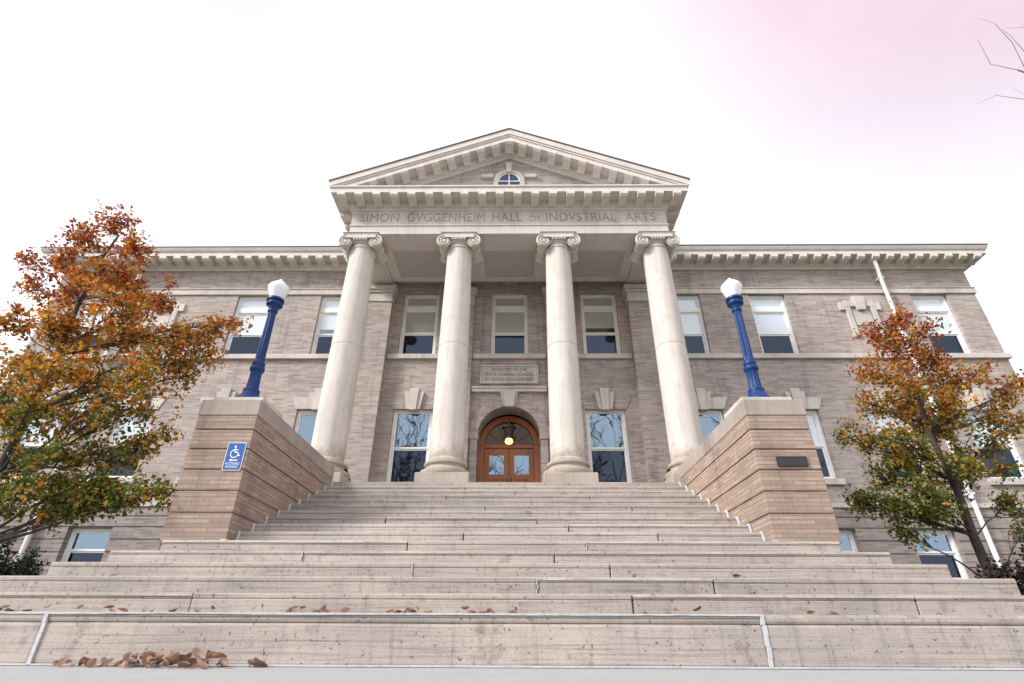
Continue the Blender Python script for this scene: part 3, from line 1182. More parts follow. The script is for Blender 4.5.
def loop_profile(mb, prof):
    """profile (offset outwards from the frieze plane, z) carried along left side, front, right side"""
    n = len(prof)
    vs = []
    for sx, back in ((-1, 1), (-1, 0), (1, 0), (1, 1)):
        for o, z in prof:
            vs.append((sx * (XA + o * 1.12), YW if back else YA - o, z))
    fs = []
    for k in range(3):
        for i in range(n - 1):
            fs.append((k * n + i, k * n + i + 1, (k + 1) * n + i + 1, (k + 1) * n + i)[::-1])
    mb.add(vs, fs)


hc = MB()
loop_profile(hc, [(0.0, 11.24), (0.03, 11.25), (0.05, 11.29), (0.05, 11.32), (0.12, 11.36), (0.12, 11.38), (0.13, 11.50),
                  (0.52, 11.515), (0.52, 11.68), (0.56, 11.705), (0.56, 11.75), (-0.2, 11.76)])
hcn = hc.build('portico_cornice', M['cornice'], hall)
modillions(hcn, [(-4.98 + 9.96 * i / 19, YA - 0.13) for i in range(20)], 11.512)
for s_ in (-1, 1):
    modillions(hcn, [(s_ * (XA + 0.13), YA + 0.42 + 0.52 * i) for i in range(5)], 11.512, rot=R(90) * s_)

# pediment
AP, ZEND, XEND = 14.22, 11.955, 5.38
SL = (AP - ZEND) / XEND
ty = MB()
ty.prism([(-4.9, 11.66), (4.9, 11.66), (0, 11.66 + 4.9 * SL + 0.2)], YA, YA + 0.3)
tym = ty.build('pediment', M['brick'], hall)


def rake(mb, zt, zb, ya, yb, xe=5.38):
    base = 11.752
    for s_ in (-1, 1):
        xt = min(xe, (zt - base) / SL)
        xb_ = min(xe, (zb - base) / SL)
        poly = [(0, zb), (0, zt), (s_ * xt, zt - SL * xt)]
        if xt >= xe - 1e-6 and zt - SL * xt > base + 1e-3:
            poly.append((s_ * xe, base))
        poly.append((s_ * xb_, zb - SL * xb_))
        mb.prism(poly, ya, yb)


rk = MB()
rake(rk, AP, AP - 0.21, CY, YA + 0.2)
rake(rk, AP - 0.212, AP - 0.28, CY + 0.03, YA + 0.2)
rake(rk, AP - 0.282, AP - 0.45, CY + 0.06, YA + 0.2)
rake(rk, AP - 0.452, AP - 0.60, YA - 0.14, YA + 0.2)
rake(rk, AP - 0.602, AP - 0.68, YA - 0.12, YA + 0.1)
rake(rk, AP - 0.682, AP - 0.78, YA - 0.06, YA + 0.1)
rkc = rk.build('raking_cornice', M['cornice'], hall)
for s_ in (-1, 1):
    for i in range(1, 11):
        x = s_ * (0.46 * i)
        zt = AP - 0.453 - SL * abs(x)
        if zt < 11.92:
            continue
        o = link_copy(mod, rkc, (0, 0, 0))
        o.location = (x, YA - 0.14, zt + Z0 + 0.015)
        o.rotation_euler = (0, math.atan(SL) * s_ * 1.0, 0)
o = link_copy(mod, rkc, (0, YA - 0.14, AP - 0.48 + Z0))
o.scale.x = 1.15
# metal roof edge and gable roof running back
gr = MB()
for s_ in (-1, 1):
    gr.prism([(0, AP + 0.002), (0, AP + 0.04), (s_ * 5.42, AP + 0.04 - SL * 5.42), (s_ * 5.42, AP + 0.002 - SL * 5.42)], CY - 0.03, YW + 12)
gr.build('gable_roof', M['edge'], hall)
gb = MB()
gb.prism([(-4.9, 11.66), (4.9, 11.66), (0, 11.66 + 4.9 * SL)], YA + 0.302, YW + 11.5)
gb.build('gable_wall', M['brick'], hall)
# half round attic light
oc = MB()
OZ, OR = 12.46, 0.34
oc.ring(arc(0, OZ, OR + 0.15), arc(0, OZ, OR), YA - 0.06, YA + 0.03)
for sg in (-1, 1):
    oc.box(*sorted((sg * OR, sg * (OR + 0.15))), YA - 0.06, YA + 0.03, 11.68, OZ - 0.002)
    oc.box(*sorted((sg * (OR + 0.152), sg * (OR + 0.52))), YA - 0.09, YA + 0.03, OZ + 0.12, OZ + 0.25)
oc.prism([(-0.07, OZ + OR - 0.01), (0.07, OZ + OR - 0.01), (0.11, OZ + OR + 0.42), (-0.11, OZ + OR + 0.42)], YA - 0.11, YA + 0.03)
ocu = oc.build('attic_window', M['stone'], tym, bevel=0.008)
q = MB()
q.prism([(OR, 11.7)] + arc(0, OZ, OR) + [(-OR, 11.7)], YA - 0.012, YA - 0.006)
attic_glass = plain('attic_glass', (0.012, 0.03, 0.10), 0.08).m
q.build('attic_pane', attic_glass, tym)
q = MB()
q.box(-0.016, 0.016, YA - 0.03, YA - 0.013, 11.7, OZ + OR)
q.box(-OR, OR, YA - 0.028, YA - 0.014, OZ - 0.02, OZ + 0.012)
q.ring(arc(0, OZ, OR), arc(0, OZ, OR - 0.035), YA - 0.035, YA - 0.013)
q.build('attic_muntin', M['white'], tym)

# ------------------------------------------------------------------ staircase
stair = empty('staircase', (0, YSTEP, 0), 'broad flight of worn tan stone steps rising to the portico', 'staircase')
stair.location = (0, 0, 0)
CHK = (3.67, 4.56)
ends = {1: 8.6, 2: 5.78, 3: 5.44, 4: 5.12, 5: 4.80, 6: 4.47}
jx = {1: (-3.90, 2.38), 2: (-2.9, 1.35, 4.05), 3: (0.45, 2.3), 4: (-0.95, 1.3), 5: (0.7, -2.4), 6: (1.15, -1.2), 7: (-0.5, 2.2), 8: (1.0,), 9: (0.55, -1.8), 10: (0.9,), 11: (-0.3, 2.2), 12: (0.5,), 13: (1.6, -1.1), 14: (0.2,), 15: (-0.8, 1.9), 16: (0.4,)}
for k in range(1, 17):
    zt = step_z(k)
    zb = (-Z0 if k == 1 else step_z(k - 1))
    y = step_y(k)
    dep = DSTEP if k < 6 else DUP
    e = ends.get(k, CHK[0] - 0.004)
    if k == 16:
        e = CHK[0] - 0.004
    s = MB()
    cuts = [-e] + sorted(jx.get(k, ())) + [e]
    rn = random.Random(k)
    for i in range(len(cuts) - 1):
        a = cuts[i] + (0.006 if i else 0)
        b = cuts[i + 1] - (0.006 if i < len(cuts) - 2 else 0)
        dz = 0.0 if i % 2 == 0 else -rn.uniform(0.0, 0.008)
        dy = rn.uniform(-0.008, 0.008)
        yb = y + dep + 0.05 if k < 16 else YLAND + 0.008
        lip = 0.05 if k > 1 else 0.075
        lo = 0.004 if k > 1 and rn.random() < 0.25 else 0.0008
        s.box(a, b, y + dy, yb, zt - lip, zt + dz)
        s.box(a, b, y + dy + lo, yb - 0.002, zb - 0.01 if k > 1 else zb, zt - lip + 0.001)
    if k <= 9:
        # worn arris: the front top edge wanders a few millimetres and is broken here and there
        fine = MB()
        for fa, fb in zip(cuts[:-1], cuts[1:]):
            n_ = max(2, int((fb - fa) / 0.05))
            for q in range(n_):
                xa, xb_ = fa + 0.007 + (fb - fa - 0.014) * q / n_, fa + 0.007 + (fb - fa - 0.014) * (q + 1) / n_
                wv = 0.5 + 0.5 * mnoise.noise((xa * 2.1, k * 3.7, 0)) + 0.5 * max(0, mnoise.noise((xa * 11, k * 1.3, 2)) - 0.25) * 2
                fine.add([(xa, y - 0.0045, zt - 0.026), (xb_, y - 0.0045, zt - 0.026), (xb_, y - 0.002 + 0.012 * wv, zt + 0.0025), (xa, y - 0.002 + 0.012 * wv, zt + 0.0025),
                          (xa, y + 0.10, zt - 0.026), (xb_, y + 0.10, zt - 0.026), (xb_, y + 0.10, zt + 0.0025), (xa, y + 0.10, zt + 0.0025)],
                         [(0, 1, 2, 3), (7, 6, 5, 4), (3, 2, 6, 7), (0, 3, 7, 4), (1, 5, 6, 2), (0, 4, 5, 1)])
        s.v, s.f = s.v, s.f
    ob = s.build('step', M['step'], stair, bevel=0.012 if k > 1 else 0.025)
    if k <= 9:
        fine.build('worn_nosing', M['step'], ob)
    j = MB()
    for x in jx.get(k, ()):
        wj = 0.006 if k > 1 else 0.017
        if k > 1 and rn.random() < 0.72:
            continue
        n = 5
        for q in range(n):
            z_a, z_b = zb + (zt - zb) * q / n, zb + (zt - zb) * (q + 1) / n
            ox = rn.uniform(-0.006, 0.006)
            j.box(x - wj + ox, x + wj + ox, y - 0.011, y + 0.2, z_a + 0.0015, z_b)
        j.box(x - wj, x + wj, y - 0.008, y + dep - 0.02, zt - 0.02, zt + 0.0035)
    if j.v:
        build_split(j, 'mortar_joint', M['caulk'], ob)
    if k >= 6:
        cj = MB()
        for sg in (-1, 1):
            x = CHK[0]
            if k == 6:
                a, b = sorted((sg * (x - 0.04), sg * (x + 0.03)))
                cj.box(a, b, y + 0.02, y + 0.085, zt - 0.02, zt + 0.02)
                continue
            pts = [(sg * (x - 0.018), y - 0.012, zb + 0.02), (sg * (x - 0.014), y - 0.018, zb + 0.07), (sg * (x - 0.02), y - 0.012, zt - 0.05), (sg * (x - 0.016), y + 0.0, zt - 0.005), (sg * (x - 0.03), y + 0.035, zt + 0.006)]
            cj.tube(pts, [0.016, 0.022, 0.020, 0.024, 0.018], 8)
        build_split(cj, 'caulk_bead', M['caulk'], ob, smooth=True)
    if k == 1:
        # pale pointing at the foot of the lowest riser; the arris strip paints in light on the edge
        cj = MB()
        for i in range(240):
            xa = -8 + i * 16 / 240
            nz = mnoise.noise((xa * 1.3, 0, 0)) + 0.6 * mnoise.noise((xa * 6, 4, 0))
            cj.box(xa, xa + 16 / 240, y - 0.05 - 0.022 * nz, y + 0.01, -Z0 + 0.004, -Z0 + 0.016)
        cj.build('foot_pointing', M['caulk'], ob)
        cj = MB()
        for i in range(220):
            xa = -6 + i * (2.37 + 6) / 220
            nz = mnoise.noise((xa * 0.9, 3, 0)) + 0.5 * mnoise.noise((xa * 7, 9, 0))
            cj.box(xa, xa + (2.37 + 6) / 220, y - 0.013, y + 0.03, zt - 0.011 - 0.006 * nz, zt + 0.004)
        cj.build('lit_arris', M['caulk'], ob)  # pale colour stands in for sky light along the tread edge
# solid side blocks under the widening lower steps
sd = MB()
for k in range(2, 7):
    e = ends[k]
    y = YSTEP + (k - 1) * DSTEP
    zt = ZSTEP + (k - 1) * HSTEP
    for sg in (-1, 1):
        sd.box(*sorted((sg * 4.40, sg * (e - 0.001))), y + 0.03, 11.05, -Z0 - 0.1, zt - 0.004)
sd.box(-8.59, 8.59, YSTEP + 0.3, YSTEP + DSTEP + 0.4, -Z0 - 0.1, ZSTEP - 0.006)
build_split(sd, 'stair_flank', M['step'], stair)

# ------------------------------------------------------------------ cheek walls
ZG = [1.095, 1.46, 1.76, 2.06, 2.36, 2.66, 2.888]
YP = 7.44


def cheek(s_, label):
    root = empty('cheek_wall', (s_ * 4.115, YP, 1.095 + Z0), label, 'wall')
    ox, oy, oz = s_ * 4.115, YP, 1.095
    hw = 0.445
    b = MB()
    for i in range(len(ZG) - 1):
        z0, z1 = ZG[i] - oz, ZG[i + 1] - oz
        b.box(-hw, hw, 0, 3.70, z0 + (0.020 if i else 0.0), z1)
        if i:
            b.box(-hw + 0.022, hw - 0.022, 0.022, 3.68, z0 - 0.004, z0 + 0.022)
    br = b.build('brick_body', M['pier_brick'], root, abs_z=False, bevel=0.006)
    c = MB()
    c.box(-hw - 0.012, hw + 0.012, -0.012, 3.705, 2.89 - oz, 3.145 - oz)
    c.build('cope', M['cap'], root, abs_z=False, bevel=0.014)
    c = MB()
    c.box(-hw + 0.10, hw - 0.015, 0.08, 0.86, 3.145 - oz, 3.225 - oz) if s_ < 0 else c.box(-hw + 0.015, hw - 0.10, 0.08, 0.86, 3.145 - oz, 3.225 - oz)
    c.build('lamp_plinth', M['stone'], root, abs_z=False, bevel=0.01)
    return root


cheek(-1, 'brick stair cheek wall with grooved courses, carrying the blue wheelchair sign')
cheek(1, 'brick stair cheek wall with grooved courses, carrying the small dark plaque')


# ------------------------------------------------------------------ lamps
def lamp(x, label):
    root = empty('lamp_post', (x, YP + 0.46, 3.225 + Z0), label, 'street lamp', 'blue lamp posts flanking the stair')
    b = MB()
    b.lathe([(0.215, 0), (0.215, 0.05), (0.20, 0.065), (0.195, 0.10), (0.165, 0.15), (0.135, 0.20), (0.125, 0.235), (0.13, 0.245), (0.13, 0.27), (0.118, 0.29)], n=32)
    b.build('lamp_base', M['blue'], root, smooth=True, abs_z=False)
    p = MB()
    prof = [(0.118, 0.29), (0.112, 0.33), (0.102, 0.58), (0.106, 0.61), (0.130, 0.63), (0.136, 0.66), (0.130, 0.69), (0.106, 0.71), (0.120, 0.74), (0.120, 0.77), (0.094, 0.80), (0.092, 0.83), (0.090, 0.90)]
    prof += [(0.090 - 0.013 * i / 10, 0.90 + 0.87 * i / 10) for i in range(1, 11)]
    prof += [(0.077, 1.78), (0.098, 1.795), (0.098, 1.815), (0.078, 1.83)]
    prof = [(r_ * 0.88, z_) for r_, z_ in prof]
    p.lathe(prof, n=96)
    out = []
    for (X_, Y_, Z_) in p.v:
        if 0.82 < Z_ < 1.775 or 0.32 < Z_ < 0.59:
            k = 1 - 0.17 * (0.5 + 0.5 * math.cos(math.atan2(Y_, X_) * 12))
            out.append((X_ * k, Y_ * k, Z_))
        else:
            out.append((X_, Y_, Z_))
    p.v = out
    p.build('post', M['blue'], root, smooth=True, abs_z=False)
    c = MB()
    c.lathe([(0.078, 1.825), (0.085, 1.88), (0.10, 1.90), (0.138, 1.93), (0.142, 1.96), (0.12, 1.97), (0.12, 2.01), (0.148, 2.02), (0.148, 2.06), (0.11, 2.07)], n=32)
    c.build('fitter', M['blue'], root, smooth=True, abs_z=False)
    g = MB()
    g.lathe([(0.108, 2.065), (0.118, 2.10), (0.150, 2.18), (0.178, 2.26), (0.186, 2.30), (0.182, 2.325), (0.160, 2.36), (0.112, 2.41), (0.062, 2.45), (0.036, 2.47), (0.032, 2.49), (0.012, 2.51)], n=12)
    g.build('globe', M['globe'], root, smooth=True, abs_z=False)
    return root


la = lamp(-4.11, 'blue fluted lamp post with white acorn globe, above the wheelchair sign')
lb = copy_tree(la)
lb.location.x = 4.13
lb['label'] = 'blue fluted lamp post with white acorn globe, above the dark plaque'

# ------------------------------------------------------------------ sign and plaque
sg_ = empty('accessible_entrance_sign', (-3.845, YP - 0.012, 2.05 + Z0), 'small blue wheelchair accessible entrance sign on the brick cheek wall', 'sign')


def rrect(w_, h_, r, zc, n=6):
    pts = []
    for cx, cz, a0 in ((w_ / 2 - r, h_ / 2 - r, 0), (-w_ / 2 + r, h_ / 2 - r, 90), (-w_ / 2 + r, -h_ / 2 + r, 180), (w_ / 2 - r, -h_ / 2 + r, 270)):
        for i in range(n + 1):
            a = R(a0 + 90 * i / n)
            pts.append((cx + r * math.cos(a), zc + cz + r * math.sin(a)))
    return pts


p = MB(); p.prism(rrect(0.265, 0.41, 0.02, 0.205), -0.004, 0.006); p.build('sign_border', M['sign_white'], sg_, abs_z=False)
p = MB(); p.prism(rrect(0.248, 0.393, 0.014, 0.205), -0.0065, -0.003); p.build('sign_panel', M['sign_blue'], sg_, abs_z=False)
p = MB()
yw0 = -0.0085
p.lathe_y([(0.017, -0.001), (0.017, 0.001)], (-0.012, yw0, 0.345), 16)
for a, b in (((-0.010, 0.322), (-0.004, 0.262)), ((-0.007, 0.300), (0.036, 0.300)), ((-0.004, 0.262), (0.040, 0.262)), ((0.040, 0.262), (0.062, 0.212)), ((0.062, 0.212), (0.080, 0.220))):
    p.tube([(a[0], yw0, a[1]), (b[0], yw0, b[1])], 0.0075, 8)
pts = [(-0.004 + 0.058 * math.cos(R(t)), yw0, 0.243 + 0.058 * math.sin(R(t))) for t in range(105, 350, 12)]
p.tube(pts, 0.0068, 8)
p.v = [(x, yw0 + (y - yw0) * 0.22, z) for x, y, z in p.v]
p.build('wheelchair_symbol', M['sign_white'], sg_, abs_z=False)
p = MB()
p.box(-0.03, 0.06, yw0, -0.005, 0.140, 0.154)
p.prism([(-0.062, 0.147), (-0.028, 0.170), (-0.028, 0.124)], yw0, -0.005)
p.build('arrow', M['sign_white'], sg_, abs_z=False)
for i, tx in enumerate(('ACCESSIBLE', 'ENTRANCE')):
    shift(text_mesh(tx, 0.05, 0.0012, 1.05, width=(0.205, 0.175)[i]), 0, -0.0075, 0.082 - i * 0.048).build('lettering', M['sign_white'], sg_, abs_z=False)

pq = empty('plaque', (4.165, YP - 0.012, 2.115 + Z0), 'small dark bronze plaque on the brick cheek wall', 'plaque')
p = MB(); p.box(-0.215, 0.215, -0.012, 0.014, 0, 0.145); p.build('plate', M['bronze'], pq, abs_z=False, bevel=0.006)
p = MB()
for a, b, c_, d in ((-0.205, 0.205, 0.13, 0.138), (-0.205, 0.205, 0.007, 0.015), (-0.205, -0.197, 0.015, 0.13), (0.197, 0.205, 0.015, 0.13)):
    p.box(a, b, -0.016, -0.011, c_, d)
p.build('raised_rim', M['bronze'], pq, abs_z=False)

# ------------------------------------------------------------------ hanging lantern in the doorway
ln = empty('hanging_lantern', (0, YW + 0.20, 4.84 + Z0), 'lit black lantern hanging in the arch over the doors', 'lantern')
p = MB()
p.tube([(0, 0, 1.08), (0, 0, 0.74)], 0.012, 6)
p.build('chain', M['iron'], ln, abs_z=False)
p = MB()
p.lathe([(0.02, 0.78), (0.05, 0.74), (0.06, 0.70), (0.20, 0.62), (0.215, 0.60), (0.215, 0.57), (0.17, 0.56), (0.10, 0.30), (0.115, 0.28), (0.115, 0.25), (0.09, 0.245)], n=24)
p.build('lantern_body', M['bronze'], ln, smooth=True, abs_z=False)
p = MB()
p.lathe([(0.03, 0.09), (0.08, 0.10), (0.115, 0.13), (0.122, 0.16), (0.11, 0.21), (0.085, 0.25)], n=24)
p.build('glowing_globe', M['glow'], ln, smooth=True, abs_z=False)

# ------------------------------------------------------------------ iron handrails beside the outer columns
for s_ in (-1, 1):
    root = empty('iron_railing', (s_ * 3.78, 12.6, LAND + Z0), 'short black iron railing beside the %s column base' % ('far left' if s_ < 0 else 'far right'), 'railing')
    p = MB()
    p.tube([(0, -0.40, 0.56), (0, -0.36, 0.58), (0, 0.06, 0.40), (0, 0.10, 0.30)], 0.032, 8)
    p.tube([(0, -0.36, 0.20), (0, 0.06, 0.08)], 0.022, 8)
    p.build('rail', M['iron'], root, abs_z=False, smooth=True)
    for i in range(4):
        q = MB()
        y = -0.36 + i * 0.14
        q.tube([(0, y, 0.0 if i in (0, 3) else 0.14 - i * 0.02), (0, y, 0.56 - i * 0.055)], 0.022 if i in (0, 3) else 0.016, 8)
        q.build('baluster', M['iron'], root, abs_z=False, smooth=True)


# ------------------------------------------------------------------ trees
F_, PT = 527.0, R(29.2)


def at(u, v, y):
    """where the photograph's (u, v) meets the depth plane y: used only to survey tree shapes"""
    tt = math.tan(PT + math.atan((341.5 - v) / F_))
    return Vector(((u - 518) / F_ * y * (math.cos(PT) + tt * math.sin(PT)) + 0.25, y, tt * y + Z0))


def leaf_mesh(name, leaves, mat, parent):
    vs, fs, cs = [], [], []
    for (p, n, size, colr, rng) in leaves:
        n = n.normalized()
        a = n.cross(Vector((rng.uniform(-1, 1), rng.uniform(-1, 1), rng.uniform(-1, 1))))
        if a.length < 1e-3:
            a = Vector((1, 0, 0))
        a.normalize()
        b = n.cross(a)
        L_, W_ = size, size * rng.uniform(0.55, 0.8)
        k = len(vs)
        up = n * (size * 0.16)
        vs += [p - a * L_ * 0.5, p - a * L_ * 0.08 + b * W_ * 0.5 + up, p + a * L_ * 0.5 - up * 0.6, p - a * L_ * 0.08 - b * W_ * 0.5 + up]
        fs += [(k, k + 1, k + 2), (k, k + 2, k + 3)]
        cs += [colr] * 4
    me = bpy.data.meshes.new(name)
    me.from_pydata([tuple(v) for v in vs], [], fs)
    me.materials.append(mat)
    at_ = me.color_attributes.new('tint', 'FLOAT_COLOR', 'POINT')
    flat = []
    for c in cs:
        flat += [*c, 1.0]
    at_.data.foreach_set('color', flat)
    o = bpy.data.objects.new(name, me)
    COL.objects.link(o)
    o.parent = parent
    return o


RUST = [(0.34, 0.065, 0.02), (0.44, 0.12, 0.018), (0.55, 0.21, 0.02), (0.28, 0.042, 0.03), (0.40, 0.15, 0.025)]
GOLD = [(0.62, 0.30, 0.025), (0.52, 0.23, 0.02), (0.42, 0.27, 0.03), (0.54, 0.18, 0.018), (0.34, 0.20, 0.025)]
GREEN = [(0.10, 0.15, 0.022), (0.14, 0.17, 0.022), (0.21, 0.20, 0.025), (0.075, 0.11, 0.022), (0.30, 0.22, 0.025)]


def tree(root, base, trunk_pts, clumps, ydep, seed, leaf, zlo, zhi, dens=1.0, gfrac=0.33, yfrac=0.74):
    rng = random.Random(seed)
    tr = MB()
    base = Vector(base)
    tp = [Vector(p) for p in trunk_pts]
    n = len(tp)
    r0 = trunk_pts_r
    tr.tube([p - base for p in tp], [r0 * (1 - 0.86 * i / (n - 1)) + 0.008 for i in range(n)], 9)
    br = MB()
    leaves = []

    def tcol(z, u):
        h = (z - zlo) / (zhi - zlo) + rng.gauss(0, 0.16)
        if u > 0.75:
            h += 0.15
        pal = GREEN if h < gfrac else (GOLD if h < yfrac else RUST)
        c = rng.choice(pal)
        k = rng.uniform(0.75, 1.25)
        return (c[0] * k, c[1] * k, c[2] * k)

    for (u, v, rpx, dy, dn) in clumps:
        y = ydep + dy
        c = at(u, v, y)
        rr = rpx / F_ * y * 1.12
        lean = rng.uniform(0.12, 0.5)
        # limb from the trunk, leaving low and rising to the clump
        best = min(range(1, n), key=lambda i: abs(tp[i].z - (c.z - (Vector((c.x, c.y, 0)) - Vector((tp[i].x, tp[i].y, 0))).length * lean - 0.2)))
        
        s = tp[best]
        mid = s.lerp(c, 0.5) + Vector((rng.uniform(-.12, .12), rng.uniform(-.12, .12), rng.uniform(-0.1, 0.12)))
        path = []
        for i in range(7):
            t = i / 6
            q = s * (1 - t) ** 2 + mid * 2 * t * (1 - t) + c * t ** 2
            path.append(q + Vector((rng.gauss(0, .02), rng.gauss(0, .02), rng.gauss(0, .02))))
        ln_ = (c - s).length
        r1 = min(0.026, 0.008 + 0.007 * ln_)
        tr.tube([q - base for q in path], [r1 * (1 - 0.8 * i / 6) for i in range(7)], 6)
        ntw = int(7 + rpx * 0.36)
        for _ in range(ntw):
            st = path[rng.choice((3, 4, 5, 6, 6))]
            d = Vector((rng.gauss(0, 1), rng.gauss(0, 1), rng.gauss(0.12, 1)))
            d.normalize()
            end = c + d * rr * rng.uniform(0.5, 1.05)
            m = st.lerp(end, 0.55) + Vector((rng.gauss(0, .06), rng.gauss(0, .06), rng.gauss(0.02, .05)))
            tw = [st, m, end]
            br.tube([q - base for q in tw], [0.008, 0.005, 0.0025], 4)
            for k in range(max(2, int(4.6 * dn * dens))):
                t = rng.uniform(0.30, 1.02)
                q0 = (st.lerp(m, t * 2) if t < 0.5 else m.lerp(end, t * 2 - 1))
                q0 = q0 + Vector((rng.gauss(0, 1), rng.gauss(0, 1), rng.gauss(-0.2, 1))) * 0.05
                base_c = tcol(q0.z, t)
                nn = Vector((rng.gauss(0, .6), rng.gauss(-0.3, .6), rng.gauss(0.5, .6)))
                for _k in range(rng.randint(3, 7)):
                    q = q0 + Vector((rng.gauss(0, 1), rng.gauss(0, 1), rng.gauss(-0.4, 1))) * 0.055
                    kk = rng.uniform(0.75, 1.3)
                    cc = base_c if rng.random() < 0.75 else tcol(q.z, t)
                    leaves.append((q - base, nn + Vector((rng.gauss(0, .6), rng.gauss(0, .6), rng.gauss(0, .6))), leaf * rng.uniform(0.55, 1.35), (cc[0] * kk, cc[1] * kk, cc[2] * kk), rng))
    t_o = tr.build('trunk', M['bark'], root, smooth=True, abs_z=False)
    br.build('twigs', M['bark'], t_o, abs_z=False)
    leaf_mesh('crown', leaves, M['leaf'], root)
    return len(leaves)


LT = [(112, 218, 24, 0.0, .9), (85, 240, 30, 0.3, 1), (135, 250, 26, -0.3, 1), (60, 255, 18, 0.2, .7), (100, 270, 36, -0.4, 1.1), (70, 290, 36, 0.4, 1.1), (140, 290, 34, 0.3, 1), (120, 305, 38, -0.5, 1.1),
      (22, 255, 12, 0.3, .5), (28, 285, 15, 0.3, .7), (45, 325, 32, -0.3, 1.1), (85, 330, 40, 0.4, 1.1), (160, 300, 14, 0.2, .7), (130, 335, 30, 0.0, 1), (165, 345, 22, -0.2, .9), (195, 335, 20, -0.1, .9), (218, 328, 18, 0.0, .7), (238, 322, 9, 0.0, .5), (205, 355, 18, 0.1, .8),
      (10, 320, 18, 0.0, 1), (15, 360, 32, 0.3, 1.1), (55, 370, 36, -0.5, 1.1), (100, 372, 34, 0.3, 1), (145, 372, 26, -0.3, 1), (180, 378, 20, 0.2, .9), (-15, 400, 40, 0.0, 1), (25, 410, 34, -0.6, 1), (70, 412, 32, 0.4, 1), (115, 410, 28, -0.2, .8), (150, 405, 18, 0.0, .7),
      (15, 455, 34, 0.3, 1), (60, 450, 28, -0.3, .9), (100, 455, 22, 0.2, .7), (140, 450, 16, 0.0, .6), (166, 432, 9, 0.0, .5), (150, 442, 10, 0.0, .5), (25, 492, 28, -0.2, 1), (65, 488, 24, 0.3, 1), (100, 490, 22, 0.0, 1), (135, 488, 18, -0.1, 1), (160, 492, 10, 0, .8), (50, 512, 14, 0, .8), (85, 508, 12, 0, .7), (115, 505, 8, 0, .6), (-10, 500, 26, 0, 1)]
trunk_pts_r = 0.068
lb_ = at(33, 392, 7.5)
bx = lb_.x
t_left = empty('autumn_tree', (bx, 7.5, 0), 'larger rust and gold autumn tree left of the stair, by the wheelchair sign', 'tree', 'autumn trees flanking the stair')
pts = [(bx, 7.5, 0), (bx + 0.02, 7.5, 1.2), (bx - 0.02, 7.52, 2.2), (bx + 0.03, 7.48, 3.2), (bx + 0.06, 7.5, 4.2), (bx - 0.02, 7.5, 5.2), (bx + 0.02, 7.5, 6.2), (bx + 0.12, 7.5, 6.7)]
nl = tree(t_left, (bx, 7.5, 0), pts, LT, 7.5, 5, 0.074, 1.3, 6.4, dens=1.62, gfrac=0.40, yfrac=0.80)
RT = [(898, 320, 14, 0, .9), (878, 335, 18, .2, 1), (915, 338, 20, -.2, 1), (893, 352, 24, .2, 1.1), (930, 360, 20, .1, 1), (865, 372, 17, 0, .9), (900, 380, 26, -.3, 1.1), (940, 385, 22, .3, 1), (970, 378, 17, 0, .9), (1000, 395, 15, 0, .8), (1016, 385, 11, 0, .8),
      (872, 405, 20, .2, 1), (910, 415, 26, .3, 1), (950, 418, 24, -.3, 1), (985, 415, 18, .2, .9), (1014, 420, 12, 0, .8), (850, 428, 10, 0, .6), (838, 437, 7, 0, .5), (875, 438, 18, 0, .9), (920, 448, 22, -.3, .9), (960, 450, 20, .2, .8), (995, 440, 12, 0, .7), (890, 462, 18, 0, .9),
      (880, 480, 18, .2, 1), (915, 480, 22, -.2, 1), (945, 478, 20, .3, .9), (858, 494, 10, 0, .9), (880, 502, 14, 0, 1), (910, 505, 18, .2, 1), (935, 505, 14, 0, .9), (900, 528, 9, 0, .7), (850, 500, 7, 0, .6), (1000, 470, 10, 0, .6), (1008, 500, 12, 0, .8), (1022, 525, 10, 0, .6), (930, 430, 22, .4, 1), (905, 400, 20, .4, 1), (965, 465, 18, -.4, 1), (925, 495, 18, -.4, 1), (950, 400, 18, -.4, 1), (890, 440, 18, -.4, 1)]
trunk_pts_r = 0.075
rb = at(985, 570, 8.5)
rx = rb.x
t_right = empty('autumn_tree', (rx, 8.5, 0), 'smaller autumn tree right of the stair, rust on top and green below', 'tree', 'autumn trees flanking the stair')
pts = [(rx + .05, 8.5, 0), (rx, 8.5, 0.9), (rx - 0.02, 8.5, 1.6), (rx + 0.02, 8.5, 2.4), (rx - 0.05, 8.52, 3.2), (rx + 0.0, 8.5, 4.0), (rx - 0.05, 8.5, 4.8), (rx - 0.05, 8.5, 5.4)]
nr = tree(t_right, (rx, 8.5, 0), pts, RT, 8.5, 9, 0.070, 1.2, 5.3, dens=1.42, gfrac=0.58, yfrac=0.84)
print('leaves', nl, nr)


